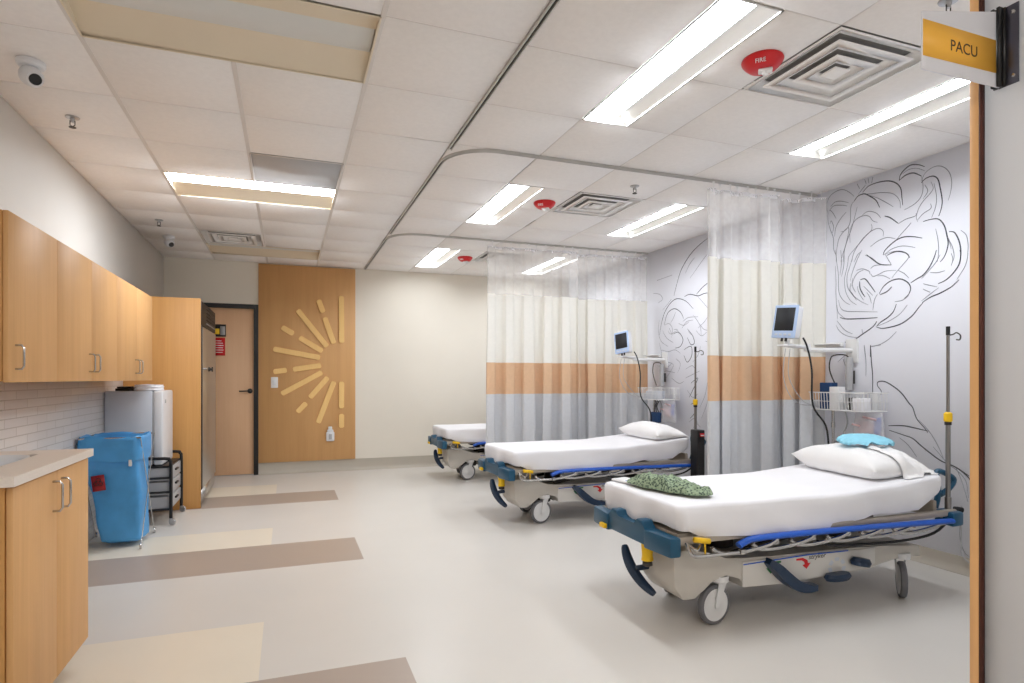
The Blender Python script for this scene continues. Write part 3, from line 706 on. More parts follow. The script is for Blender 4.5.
def lpath(yb, ye):
    return [(4.03, yb, ZC), (3.2, yb, ZC), (2.2, yb, ZC)] + arcpts(XT+.32, yb+.32, .32, -PI/2, -PI, 10) + [(XT, (yb+ye)/2, ZC), (XT, ye, ZC)]
track([(XT-.004, -.5, ZC), (XT-.004, 2, ZC), (XT-.004, 3.82, ZC)], 'straight ceiling curtain track along the nearest bay')
track(lpath(3.745, 6.27), 'bent ceiling curtain track around the middle bay')
track(lpath(6.19, 8.43), 'bent ceiling curtain track around the far bay')
# ---- far wall: door, panel with sunburst, switch, dispenser
d = struct('door_1', MB().b2(-1.33, -.40, YF+.01, YF+.055, .012, 2.135, .001, 1), M['wood_door'])
m = MB()
for x0, x1, z0, z1 in ((-1.385, -1.33, 0, 2.19), (-.40, -.3455, 0, 2.19), (-1.33, -.40, 2.135, 2.19)): m.b2(x0, x1, YF-.018, YF+.12, z0, z1, .002, 1)
struct('door_frame', m, M['black'], d)
m = MB(); m.lathe([(.03, 0), (.032, .004), (.03, .012), (.012, .014), (.011, .05)], (-.445, YF+.01, 1.08), (0, -1, 0)); m.tube([(-.445, YF-.04, 1.08), (-.475, YF-.045, 1.08), (-.57, YF-.042, 1.078)], .009, 10, 4)
struct('door_handle', m, M['black'], d)
r = thing('door_sign', 'red sign with white lines on the far wooden door', 'sign', (-.8, YF+.008, 1.64))
obj('plate', MB().b2(-.885, -.735, YF+.005, YF+.009, 1.53, 1.755), M['red'], r, world=True)
m = MB()
for k, w in enumerate((.07, .1, .11, .1, .11, .09)): m.b2(-.81-w/2, -.81+w/2, YF+.0035, YF+.0052, 1.712-k*.029, 1.72-k*.029)
obj('print', m, M['white_txt'], r, world=True)
r = thing('notice_card', 'yellow and black card on the far door above the red sign', 'notice', (-.8, YF+.008, 1.85))
obj('card', MB().b2(-.90, -.725, YF+.004, YF+.009, 1.77, 1.925), M['black'], r, world=True)
obj('yellow_field', MB().b2(-.90, -.80, YF+.002, YF+.005, 1.80, 1.87), M['yellow'], r, world=True)
obj('grey_field', MB().b2(-.79, -.735, YF+.002, YF+.005, 1.79, 1.90), M['grey_pl'], r, world=True)
r = thing('wood_wall_panel', 'tall maple wall panel with a raised sunburst of wooden bars', 'wall panel', (.26, YF, .13))
m = MB(); m.b2(-.345, .868, YF-.022, YF, .152, 2.72, .002, 1); obj('board', m, M['wood_panel'], r, world=True)
RAYS = [(.684, 2.348, .689, 1.718), (.391, 2.285, .451, 2.117), (.468, 2.055, .589, 1.707), (.129, 2.14, .502, 1.665), (-.065, 1.909, .079, 1.821), (.15, 1.778, .442, 1.601), (-.167, 1.622, .412, 1.516),
        (.071, 1.357, .425, 1.413), (-.167, 1.326, -.003, 1.348), (-.069, 1.037, .438, 1.323), (.28, .984, .511, 1.256), (.125, .796, .238, .918), (.386, .648, .589, 1.198), (.687, 1.197, .687, .839), (.687, .762, .687, .577)]
for x0, z0, x1, z1 in RAYS:
    a, b_ = Vector((x0, 0, z0)), Vector((x1, 0, z1)); L = (b_-a).length; hw = .034
    ca = hw*.45
    poly = [(0, -hw+ca), (ca, -hw), (L-ca, -hw), (L, -hw+ca), (L, hw-ca), (L-ca, hw), (ca, hw), (0, hw-ca)]
    ux = (b_-a).normalized(); uz = Vector((-ux.z, 0, ux.x))
    m = MB(); m.prism([((a+ux*p+uz*q).x, (a+ux*p+uz*q).z) for p, q in poly], YF-.037, YF-.0225, 'y', .002, 1)
    obj('ray', m, M['wood_ray'], r, world=True)
r = thing('light_switch', 'white light switch plate on the wooden wall panel', 'switch', (-.152, YF-.022, 1.19))
obj('plate', MB().b2(-.195, -.11, YF-.03, YF-.0222, 1.118, 1.258, .004), M['white_pl'], r, world=True)
obj('rocker', MB().b2(-.172, -.133, YF-.036, YF-.03, 1.155, 1.222, .003), M['white_gl'], r, world=True)
r = thing('soap_dispenser', 'small white dispenser low on the wooden wall panel', 'dispenser', (.54, YF-.022, .5))
m = MB(); m.b2(.487, .593, YF-.07, YF-.0222, .405, .53, .014, 3); m.b2(.50, .58, YF-.062, YF-.024, .525, .56, .012, 3); obj('body', m, M['white_gl'], r, world=True)
m = MB(); m.b2(.515, .565, YF-.055, YF-.03, .56, .60, .008); obj('cap', m, M['white_pl'], r, world=True)
m = MB(); m.b2(.52, .56, YF-.0715, YF-.0695, .43, .50, .001, 1); obj('window_strip', m, M['grey_pl'], r, world=True)
# ---- flag sign on the passage wall
r = thing('flag_sign', 'white and orange flag sign reading PACU on the passage wall', 'sign', (1.86, 1.1, 2.04))
m = MB(); m.prism([(1.534, 2.038), (1.84, 2.040), (1.84, 2.25), (1.534, 2.188)], 1.093, 1.097, 'y', .0008, 1); obj('panel', m, M['sign_white'], r, world=True)
m = MB(); m.prism([(1.537, 2.074), (1.8385, 2.078), (1.8385, 2.167), (1.537, 2.168)], 1.0918, 1.0929, 'y'); obj('band', m, M['orange'], r, world=True)
text('lettering', 'PACU', .042, M['letter'], (1.692, 1.0914, 2.118), (PI/2, 0, 0), r, .0003, 0, 1.0)
m = MB(); m.b2(1.822, 1.842, 1.084, 1.0915, 2.040, 2.256); m.b2(1.822, 1.842, 1.0985, 1.106, 2.040, 2.256); m.b2(1.840, XC-.0045, 1.080, 1.11, 2.040, 2.256); obj('clamp', m, M['black'], r, world=True)
m = MB(); m.b2(XC-.004, XC-.0005, 1.050, 1.0995, 2.040, 2.256, .0005, 1); obj('wall_plate', m, M['plate_dark'], r, world=True)
for z in (2.062, 2.234):
    m = MB(); m.lathe([(.001, 0), (.006, 0), (.005, .002), (.001, .003)], (XC-.004, 1.063, z), (-1, 0, 0), 12); obj('screw', m, M['chrome'], r, world=True)
# ---------------------------------------------------------------- left side: casework
def pull(parent, p, along, out, L=.1):
    """bow handle: p = centre on the door face"""
    p, a, o = Vector(p), Vector(along), Vector(out)
    b = MB(); b.tube([p-a*L/2, p-a*L/2+o*.022, p-a*(L/2-.012)+o*.03, p+a*(L/2-.012)+o*.03, p+a*L/2+o*.022, p+a*L/2], .0045, 8)
    return obj('handle', b, M['chrome'], parent, world=True)
def door_leaf(parent, x, y0, y1, z0, z1, hy, hz, name='door', L=.1):
    b = MB(); b.b2(x-.019, x, y0+.0018, y1-.0018, z0, z1, .0015, 1)
    d = obj(name, b, M['wood'], parent, world=True)
    pull(d, (x, hy, hz), (0, 0, 1), (1, 0, 0), L)
    return d
y0, y1, XD = 2.36, 3.14, -.818
r = thing('base_cabinet', 'maple two-door base cabinet under the stone countertop by the left edge', 'cabinet', (-1.1, 2.75, 0))
b = MB(); b.b2(-1.41, XD-.022, y0, y0+.018, .10, .898); b.b2(-1.41, XD-.022, y1-.018, y1, .10, .898); b.b2(-1.41, XD-.022, y0+.018, y1-.018, .10, .118)
b.b2(-1.41, -1.40, y0+.018, y1-.018, .118, .898); b.b2(XD-.04, XD-.022, y0+.018, y1-.018, .82, .898); obj('carcass', b, M['wood_end'], r, world=True)
b = MB(); b.b2(-1.41, XD-.08, y0+.01, y1-.01, .0, .10); obj('toe_kick', b, M['base'], r, world=True)
ym = 2.755
door_leaf(r, XD, y0, ym, .105, .89, ym-.045, .80, L=.11); door_leaf(r, XD, ym, y1, .105, .89, ym+.045, .80, L=.11)
r = thing('countertop', 'pale stone countertop on the maple base cabinet', 'countertop', (-1.1, 2.75, .9))
b = MB(); 
X0, X1, Y0, Y1 = -1.411, -.80, 2.315, 3.145; sx0, sx1, sy0, sy1 = -1.33, -.945, 2.45, 2.98
for q in ((X0, sx0, Y0, Y1), (sx1, X1, Y0, Y1), (sx0, sx1, Y0, sy0), (sx0, sx1, sy1, Y1)): b.b2(*q, .90, .932)
obj('slab', b, M['counter'], r, world=True)
b = MB(); b.b2(X0, X0+.018, Y0, Y1, .9322, 1.02, .003); obj('upstand', b, M['counter'], r, world=True)
r = thing('sink', 'white sink bowl set into the countertop', 'sink', (-1.14, 2.715, .8))
b = MB()
def bowl(u, v):
    a = 2*PI*u; k = 1 if v < .5 else 0
    prof = [(1.03, .003), (1.0, .003), (.975, -.002), (.96, -.02), (.93, -.09), (.82, -.125), (.4, -.135), (.0, -.136)]
    i = min(len(prof)-2, int(v*(len(prof)-1))); t = v*(len(prof)-1)-i
    s = prof[i][0]+(prof[i+1][0]-prof[i][0])*t; z = prof[i][1]+(prof[i+1][1]-prof[i][1])*t
    c, n = math.cos(a), math.sin(a); e = .5
    return ((sx0+sx1)/2+(sx1-sx0)/2*s*math.copysign(abs(c)**e, c), (sy0+sy1)/2+(sy1-sy0)/2*s*math.copysign(abs(n)**e, n), .93+z)
b.surf(48, 13, bowl, cu=True); obj('bowl', b, M['white_gl'], r, world=True)
b = MB(); b.lathe([(.022, .797), (.022, .799), (.012, .7985), (.003, .797)], ((sx0+sx1)/2, (sy0+sy1)/2, 0)); obj('drain', b, M['chrome'], r, world=True)
# wall cabinets
XU, ZB, ZT = -1.07, 1.228, 1.93
def wall_cab(ya, yb, label, doors):
    r = thing('wall_cabinet', label, 'cabinet', (-1.24, (ya+yb)/2, ZB), 0, 'maple wall cabinets')
    b = MB(); b.b2(-1.411, XU-.021, ya, yb, ZB, ZT, .001, 1); obj('carcass', b, M['wood_end'], r, world=True)
    for a, c, hy in doors: door_leaf(r, XU, a, c, ZB-.004, ZT, hy, 1.33)
wall_cab(3.04, 3.606, 'single-door maple wall cabinet nearest the camera', [(3.04, 3.606, 3.11)])
wall_cab(3.606, 4.74, 'two-door maple wall cabinet in the middle of its row', [(3.606, 4.173, 4.12), (4.173, 4.74, 4.226)])
wall_cab(4.74, 5.87, 'two-door maple wall cabinet above the small refrigerator', [(4.74, 5.305, 5.255), (5.305, 5.87, 5.355)])
r = thing('end_panel', 'tall maple end panel beside the steel refrigerator', 'panel', (-1.1, 6.47, 0))
b = MB(); b.b2(-1.411, -.775, 6.45, 6.488, 0, 2.005, .0015, 1); obj('board', b, M['wood_end'], r, world=True)
b = MB(); b.b2(-.775, -.7735, 6.452, 6.486, 0, 2.004); obj('edge_band', b, M['wood'], r, world=True)
# upright refrigerator
r = thing('upright_refrigerator', 'tall stainless steel refrigerator next to the far door', 'refrigerator', (-1.1, 7.08, 0))
ya, yb = 6.50, 7.66
b = MB(); b.b2(-1.40, -.80, ya, yb, .12, 1.97, .004); b.b2(-.80, -.766, ya+.002, ya+.044, .17, 1.75, .002); obj('body', b, M['black'], r, world=True)
b = MB(); b.b2(-.80, -.765, ya+.05, yb, .17, 1.745, .006); dd = obj('door', b, M['steel_dull'], r, world=True)
b = MB(); b.lathe([(.022, 0), (.022, .012), (.014, .016), (.012, .03)], (-.765, 7.0, 1.335), (1, 0, 0)); b.box((-.73, 7.0, 1.335), (.012, .03, .05), None, .003); obj('lock', b, M['dark_mech'], dd, world=True)
b = MB(); b.tube([(-.765, 6.56, 1.335), (-.74, 6.57, 1.335), (-.74, 6.66, 1.335), (-.765, 6.67, 1.335)], .008, 8); obj('handle', b, M['steel'], dd, world=True)
b = MB(); b.b2(-.80, -.768, ya+.002, yb, 1.755, 1.985, .004)
obj('top_housing', b, M['black'], r, world=True)
for k in range(5):
    b = MB(); b.box((-.765, (ya+yb)/2+.12, 1.795+k*.036), (.012, (yb-ya)*.6, .010), Matrix.Rotation(R(35), 3, 'Y'), .001, 1); obj('louver', b, M['grey_pl'] if k in (0,) else M['dark_mech'], r, world=True)
b = MB(); b.b2(-1.38, -.80, ya+.02, yb-.02, .06, .12); b.b2(-.80, -.776, ya+.01, yb-.01, .045, .16); obj('kick_plate', b, M['steel_dull'], r, world=True)
for x in (-1.33, -.86):
    for y in (ya+.08, yb-.08):
        b = MB(); b.cyl((x, y, 0), (x, y, .065), .022); obj('foot', b, M['rubber'], r, world=True)
# rolling drawer cart with the small refrigerator on it
cx0, cx1, cy0, cy1 = -1.395, -.92, 5.80, 6.34
r = thing('drawer_cart', 'black framed rolling cart with grey drawers under the small refrigerator', 'cart', (-1.16, 6.14, 0))
for y in (cy0, cy1):
    b = MB(); b.tube([(cx1, y, .06), (cx1, y, .50), (cx1-.012, y, .545), (cx1-.05, y, .565), (cx0+.05, y, .565), (cx0+.012, y, .545), (cx0, y, .50), (cx0, y, .06)], .0135, 10, 3)
    for z in (.40, .28, .135): b.tube([(cx0, y, z), (cx1, y, z)], .0095, 8)
    obj('side_frame', b, M['black'], r, world=True)
b = MB(); b.b2(cx0+.01, cx1-.01, cy0+.012, cy1-.012, .485, .503, .003); obj('top_shelf', b, M['black'], r, world=True)
for k, z0 in enumerate((.13, .255, .375)):
    b = MB(); b.b2(cx0+.012, cx1-.004, cy0+.014, cy1-.014, z0, z0+.108, .006); dr = obj('drawer', b, M['grey_pl'], r, world=True)
    b = MB(); b.b2(cx1-.006, cx1+.012, 6.02, 6.13, z0+.06, z0+.075, .003); obj('pull', b, M['black'], dr, world=True)
for x in (cx0, cx1):
    for y in (cy0, cy1):
        b = MB(); b.lathe([(.006, -.011), (.026, -.011), (.028, -.006), (.028, .006), (.026, .011), (.006, .011)], (x+.012, y, .0285), (.45, 1, 0), 16); b.cyl((x, y, .03), (x, y, .075), .008, 8); b.box((x+.004, y, .052), (.03, .03, .014), None, .003); obj('caster', b, M['steel'], r, world=True)
r = thing('small_refrigerator', 'small grey refrigerator with white door standing on the black cart', 'refrigerator', (-1.16, 6.14, .505))
b = MB(); b.b2(-1.41, -1.065, 5.83, 6.31, .507, 1.135, .008); obj('body', b, M['fridge_side'], r, world=True)
b = MB(); b.b2(-1.065, -1.055, 5.84, 6.30, .52, 1.125); obj('gasket', b, M['grey_pl'], r, world=True)
b = MB(); b.b2(-1.055, -.985, 5.83, 6.31, .507, 1.135, .014, 3); obj('door', b, M['white_gl'], r, world=True)
b = MB(); b.b2(-.9855, -.984, 5.92, 5.98, 1.03, 1.06); obj('door_badge', b, M['grey_pl'], r, world=True)
def folded(name, c, d, n, m_, label, cat, rz=0):
    b = MB(); Rz = Matrix.Rotation(rz, 3, 'Z')
    def f(u, v):
        a = 2*PI*u; e = .35; cc, ss = math.cos(a), math.sin(a)
        rr = min(1, v*1.0001)
        # stacked layers outline: v runs up the side then over the top
        z = min(1, v/.7); k = 1.0 if v < .7 else max(0, 1-(v-.7)/.3)
        wob = 1+.03*math.sin(z*n*2*PI)+.02*noise.noise((cc*3, ss*3, z*4))
        x = d[0]/2*k*wob*math.copysign(abs(cc)**e, cc); y = d[1]/2*k*wob*math.copysign(abs(ss)**e, ss)
        zz = d[2]*z*(1+.12*noise.noise((x*9+c[0], y*9, 3)))
        p = Rz @ Vector((x, y, 0)); return (c[0]+p.x, c[1]+p.y, c[2]+zz)
    b.surf(48, 28, f, cu=True)
    b.quad(*[Vector(c)+Rz @ Vector((sx*d[0]/2*.98, sy*d[1]/2*.98, .001)) for sx, sy in ((-1, -1), (1, -1), (1, 1), (-1, 1))])
    o = obj(name, b, m_, ang=60); return tag(o, label, cat)
folded('towel_stack', (-1.12, 6.02, 1.137), (.19, .30, .05), 2, M['sheet'], 'folded white towels on top of the small refrigerator', 'towels')
b = MB(); b.b2(-1.34, -1.225, 5.865, 6.12, 1.1365, 1.158, .004); b.b2(-1.33, -1.23, 5.875, 6.10, 1.159, 1.172, .004)
tag(obj('binder', b, M['black'], None), 'flat black folders on top of the small refrigerator', 'folder')
# linen hamper
r = thing('linen_hamper', 'blue bag hamper with red label on a folding chrome stand', 'hamper', (-1.15, 5.3, 0))
def sq(b):
    for v in b.bm.verts: v.co.x = -1.41+(v.co.x+1.41)*.92; v.co.z *= .978
    return b
def ring(x0, x1, ya, yb, z, n=56, e=.22):
    out = []
    for k in range(n):
        a = 2*PI*k/n; c, s_ = math.cos(a), math.sin(a)
        out.append(Vector(((x0+x1)/2+(x1-x0)/2*math.copysign(abs(c)**e, c), (ya+yb)/2+(yb-ya)/2*math.copysign(abs(s_)**e, s_), z)))
    return out
HX = -.03
prof = [(-1.19, -.96, 5.2, 5.4, .03), (-1.225, -.94, 5.16, 5.43, .05), (-1.25, -.94, 5.15, 5.45, .16), (-1.285, -.942, 5.13, 5.47, .35), (-1.315, -.945, 5.12, 5.48, .52), (-1.335, -.95, 5.115, 5.49, .65),
        (-1.362, -.932, 5.09, 5.51, .655), (-1.372, -.926, 5.08, 5.515, .74), (-1.37, -.93, 5.09, 5.51, .825), (-1.362, -.94, 5.10, 5.50, .838), (-1.35, -.95, 5.11, 5.49, .825), (-1.33, -.97, 5.13, 5.47, .62), (-1.25, -.98, 5.17, 5.43, .3)]
prof = [(a+HX, b_+HX*1.2, c_, d_, e_) for a, b_, c_, d_, e_ in prof]
def lerp_prof(t):
    i = min(len(prof)-2, int(t*(len(prof)-1))); f = t*(len(prof)-1)-i
    return [a+(b_-a)*f for a, b_ in zip(prof[i], prof[i+1])]
rings = []
for j in range(61):
    q = lerp_prof(j/60); R_ = ring(*q)
    for k, p in enumerate(R_):
        cx, cy = (q[0]+q[1])/2, (q[2]+q[3])/2
        o = Vector((p.x-cx, p.y-cy, 0)).normalized()
        amp = .022 if q[4] < .64 else .010
        p += o*(amp*noise.noise((p.x*7, p.y*7, p.z*3.5))+.007*noise.noise((p.x*22, p.y*22, p.z*9)))
        if .645 < q[4]: p.z += .022*noise.noise((p.x*12, p.y*12, 5))
    rings.append(R_)
b = MB(); V = [[b.bm.verts.new(p) for p in q] for q in rings]
for A, B in zip(V, V[1:]):
    for k in range(56): b._f([A[k], A[(k+1) % 56], B[(k+1) % 56], B[k]])
b._f(V[0][::-1]); b._f(V[-1])
bag = obj('bag', sq(b), M['blue_bag'], r, 70, world=True)
b = MB(); Rl = Matrix.Rotation(R(-7), 3, 'Y'); b.box((-1.255, 5.098, .50), (.088, .004, .115), Rl); lab = obj('label_patch', sq(b), M['dark_red'], r, world=True)
b = MB()
for k in range(3):                                   # trefoil mark on the patch
    a = R(90+120*k); c_ = Vector((-1.255+.017*math.cos(a), 5.0945, .505+.017*math.sin(a)))
    b.tube([c_+Vector((.015*math.cos(q), 0, .015*math.sin(q))) for q in [a-2.3+4.6*i/12 for i in range(13)]], .0028, 6)
b.tube([Vector((-1.255+.011*math.cos(2*PI*i/14), 5.0945, .505+.011*math.sin(2*PI*i/14))) for i in range(14)], .0018, 6, closed=True)
obj('mark', sq(b), M['black'], lab, world=True)
b = MB(); b.b2(-1.05, -1.027, 5.085, 5.10, .615, .665, .005); obj('clip', sq(b), M['white_pl'], r, world=True)
b = MB(); b.tube([(-1.385, 5.10, .825), (-.975, 5.10, .825), (-.975, 5.5, .825), (-1.385, 5.5, .825)], .007, 8, closed=True); obj('rim_frame', sq(b), M['chrome'], r, world=True)
for x in (-1.395, -.962):
    for s in (0, 1):
        a, c_ = (5.09, 5.56) if s == 0 else (5.52, 5.06)
        b = MB(); b.tube([(x+(.006 if s else -.006), a, .825), (x+(.006 if s else -.006), c_, .045)], .004, 8); b.lathe([(.004, -.008), (.02, -.008), (.022, 0), (.02, .008), (.004, .008)], (x, c_, .0225), (1, .2, 0), 14); obj('leg', sq(b), M['chrome'], r, world=True)
# ---------------------------------------------------------------- stretchers (local x: foot - to head +, camera side is -y)
def ztop(x): return .638+.060*max(0, min(1, (x-.10)/.72))**1.15
def rrect(hx0, hx1, hy, rad, n):
    """points of a rounded rectangle in plan, n per loop"""
    c = [(hx1-rad, hy-rad, 0), (hx0+rad, hy-rad, 1), (hx0+rad, -hy+rad, 2), (hx1-rad, -hy+rad, 3)]
    pts = []; per = n//4
    for (x, y, q) in c:
        nx = c[(q+1) % 4]
        m_ = per//3
        for i in range(m_+1):
            a = PI/2*(q+i/m_); pts.append((x+rad*math.cos(a), y+rad*math.sin(a)))
        ex, ey = pts[-1]; a = PI/2*(q+1); fx, fy = nx[0]+rad*math.cos(a), nx[1]+rad*math.sin(a)
        k = per-m_-1
        for i in range(1, k+1): pts.append((ex+(fx-ex)*i/(k+1), ey+(fy-ey)*i/(k+1)))
    return pts
def make_stretcher(label, seed=0):
    r = thing('hospital_stretcher', label, 'stretcher', (0, 0, 0), 0, 'hospital stretchers along the mural wall')
    # sheet-covered mattress
    b = MB(); N_ = 144; x0, x1, hy = -.95, .82, .385
    loops = []
    for s in (.02, .12, .25, .4, .55, .7, .82, .91, .965):
        L_ = rrect(x0+.022, x1-.022, hy-.022, .03, N_); cx = (x0+x1)/2
        loops.append([Vector((cx+(px-cx)*s, py*s, 0)) for px, py in L_])
    for e, d in ((.022, 0), (.009, .005), (.002, .017), (0, .045), (-.001, .075), (.001, .105), (.004, .13), (.012, .15)):
        L_ = rrect(x0+e, x1-e, hy-e, .05, N_); loops.append([Vector((px, py, -d)) for px, py in L_])
    V = []
    for j, L_ in enumerate(loops):
        row = []
        for p in L_:
            zt = ztop(p.x); q = p.copy()
            sk = max(0, (j-9)/7)
            w = noise.noise((p.x*3.2+seed, p.y*3.2, 1.7))
            if j < 10:
                q.z = zt+.003*noise.noise((p.x*5+seed, p.y*5, 4))-.0015
            else:
                drop = -p.z; drop *= 1.0+.34*noise.noise((p.x*2.1+seed, p.y*2.1, 9))+(.16 if x0+.1 < p.x < x1-.15 else -.06)-.20*max(0, (p.x-.05)/.75)
                q.z = zt-drop
                side = abs(p.y) > hy-.06
                o = Vector((0, math.copysign(1, p.y), 0)) if side else Vector((math.copysign(1, p.x), 0, 0))
                # diagonal and vertical drape folds
                ph = p.x*(13 if p.x > 0 else 7)+q.z*22 if side else p.y*16+q.z*6
                q += o*sk*(.010*math.sin(ph+3*w)+.015*noise.noise((p.x*8+seed, p.y*8, q.z*10))+.007*noise.noise((p.x*5+seed, p.y*5, q.z*42)))
            row.append(b.bm.verts.new(q))
        V.append(row)
    n = len(V[0]); b._f(V[0])
    for A, B in zip(V, V[1:]):
        for k in range(n): b._f([A[k], A[(k+1) % n], B[(k+1) % n], B[k]])
    obj('mattress', b, M['sheet'], r, 75)
    # litter deck and head section
    b = MB(); b.b2(-.93, .12, -.345, .345, .478, .50, .006); b.b2(-.97, .93, -.375, -.345, .455, .49, .006); b.b2(-.97, .93, .345, .375, .455, .49, .006)
    for x in (-.9, -.3, .3, .88): b.b2(x-.03, x+.03, -.345, .345, .44, .478, .004)
    obj('litter_frame', b, M['litter'], r)
    b = MB(); sl = math.atan2(.075, .75)
    b.box((.44, 0, .535), (.66, .68, .02), Matrix.Rotation(-sl, 3, 'Y'), .006); b.b2(.80, .83, -.33, .33, .46, .54, .008)
    obj('head_section', b, M['litter'], r)
    b = MB()
    for x in (-.42, .42): b.cyl((x, 0, .27), (x, 0, .455), .075, 20); b.b2(x-.13, x+.13, -.16, .16, .42, .455, .01)
    b.b2(-.55, .6, -.09, .09, .40, .435, .004)
    for y in (-.2, .2): b.tube([(-.5, y, .33), (.1, y, .42), (.62, y, .40)], .014, 8)
    obj('lift_column', b, M['dark_mech'], r)
    # base shell
    prof = [(-.85, .15), (-.905, .22), (-.91, .39), (-.80, .405), (-.72, .365), (-.60, .335), (-.50, .315), (-.30, .32), (.20, .312), (.50, .298), (.68, .292), (.755, .275), (.765, .21), (.66, .222), (.56, .232), (.46, .205),
            (.36, .185), (.10, .178), (-.24, .168), (-.50, .175), (-.512, .235), (-.60, .262), (-.69, .24), (-.735, .19), (-.78, .15)]
    b = MB(); b.prism(prof, -.285, .285, 'y', .012, 2)
    bmesh.ops.bisect_plane(b.bm, geom=b.bm.verts[:]+b.bm.edges[:]+b.bm.faces[:], plane_co=(0, 0, 0), plane_no=(0, 1, 0))
    for v in b.bm.verts:                                # the far side of the foot end is swept back
        if v.co.y > 0 and v.co.x < -.55: v.co.x += (v.co.y/.285)*.26*((-.55-v.co.x)/.36)
    obj('base_shell', b, M['base_grey'], r)
    b = MB(); b.b2(-.49, .70, -.15, .15, .16, .22, .02); b.b2(-.72, -.5, -.15, .1, .15, .24, .02); obj('under_frame', b, M['dark_mech'], r)
    # decals
    for s in (-1, 1):
        b = MB(); b.prism([(-.505, .18), (-.27, .172), (-.255, .176), (.36, .192), (.40, .215), (.40, .298), (-.08, .307), (-.505, .308)], s*.2845, s*.2915, 'y', .003, 2); obj('side_panel', b, M['side_panel'], r)
    yb = -.2922
    b = MB(); b.prism([(-.50, .292), (-.30, .297), (-.08, .302), (.20, .298), (.20, .304), (-.08, .309), (-.30, .304), (-.50, .298)], yb, yb+.0008, 'y'); obj('stripe', b, M['rail_blue'], r)
    def arrow(x, s, m_, nm):
        b = MB(); P = [(x-s*.075, .292), (x-s*.03, .293), (x, .278), (x+s*.004, .262), (x+s*.022, .262), (x-s*.006, .232), (x-s*.034, .254), (x-s*.018, .258), (x-s*.022, .27), (x-s*.04, .28), (x-s*.075, .282)]
        b.prism(P, yb-.0004, yb+.0004, 'y'); obj(nm, b, m_, r)
    arrow(-.335, -1, M['green'], 'green_arrow'); arrow(-.085, 1, M['red'], 'red_arrow')
    text('lettering', 'stryker', .035, M['dark_mech'], (-.02, yb-.0006, .292), (PI/2, 0, 0), r, .0003, .25, 1.15, world=False)
    b = MB()
    for k in range(5):
        a = R(200-55*k); b.prism([(.12+.062*math.cos(a+q)*(1 if i < 4 else .62), .222+.05*math.sin(a+q)*(1 if i < 4 else .62)) for i, q in enumerate((-.3, -.1, .1, .3, .3, .1, -.1, -.3))], yb-.0004, yb+.0004, 'y')
    obj('dial_print', b, M['fridge_side'], r)
    # casters
    for (x, y, a) in ((-.615, -.245, 8), (-.56, .22, 30), (.625, -.265, 47), (.57, .25, 20)):
        q = Matrix.Rotation(R(a), 3, 'Z')
        b = MB(); b.cyl((x, y, .215), (x, y, .245), .05, 20); o_ = q @ Vector((-.035, 0, 0)); c_ = Vector((x, y, 0))+o_
        for s in (-1, 1): b.hull([Vector((x, y, .218))+q @ Vector((dx, s*dy, dz)) for dx, dy, dz in ((-.02, .021, 0), (.035, .021, 0), (-.02, .025, 0), (.035, .025, 0))]+[c_+q @ Vector((dx, s*dy, .1+dz)) for dx, dy, dz in ((-.013, .021, -.012), (.013, .021, -.012), (-.013, .025, -.012), (.013, .025, -.012))])
        ca = obj('caster', b, M['hub'], r)
        ax = q @ Vector((0, 1, 0))
        b = MB(); b.lathe([(.005, -.0165), (.02, -.017), (.03, -.012), (.072, -.013), (.082, -.016), (.082, .016), (.072, .013), (.03, .012), (.02, .017), (.005, .0165)], c_+Vector((0, 0, .1002)), ax, 32); obj('wheel', b, M['hub'], ca)
        b = MB(); b.lathe([(.081, -.0165), (.094, -.0165), (.1, -.01), (.1, .01), (.094, .0165), (.081, .0165)], c_+Vector((0, 0, .1002)), ax, 36, cap=False); obj('tyre', b, M['tyre'], ca)
    # foot bumper: two corner blocks, a bridge and two horns
    b = MB()
    for s in (-1, 1): b.hull([(-1.02, s*.185, .40), (-1.02, s*.185, .495), (-.94, s*.185, .40), (-.94, s*.185, .495), (-1.0, s*.39, .40), (-1.0, s*.39, .495), (-.94, s*.395, .40), (-.94, s*.395, .495)], .012)
    b.prism([(.20, .41), (-.20, .41), (-.20, .478), (-.175, .485), (-.16, .53), (-.10, .53), (-.085, .492), (.085, .492), (.10, .53), (.16, .53), (.175, .485), (.20, .478)], -1.01, -.945, 'x', .01)
    b.b2(-.97, -.92, -.3, .3, .44, .475, .01)
    bu = obj('foot_bumper', b, M['teal'], r)
    b = MB(); b.b2(-1.035, -1.015, .19, .25, .41, .435, .004); obj('yellow_tab', b, M['yellow'], bu)
    # head bumper and push handles
    b = MB()
    for s in (-1, 1): b.hull([(.86, s*.29, .405), (.86, s*.29, .485), (.945, s*.29, .405), (.945, s*.29, .485), (.85, s*.41, .40), (.85, s*.41, .48), (.95, s*.40, .40), (.95, s*.40, .48)], .012)
    b.b2(.89, .93, -.3, .3, .43, .475, .01); obj('head_bumper', b, M['teal'], r)
    for s in (-1, 1):
        b = MB(); b.tube([(.925, s*.25, .47), (.95, s*.25, .55), (.945, s*.25, .62), (.935, s*.25, .675), (.965, s*.25, .69), (1.065, s*.25, .65), (1.08, s*.25, .62), (1.03, s*.25, .575), (.965, s*.25, .55)], .0165, 8, 3); obj('push_handle', b, M['teal'], r)
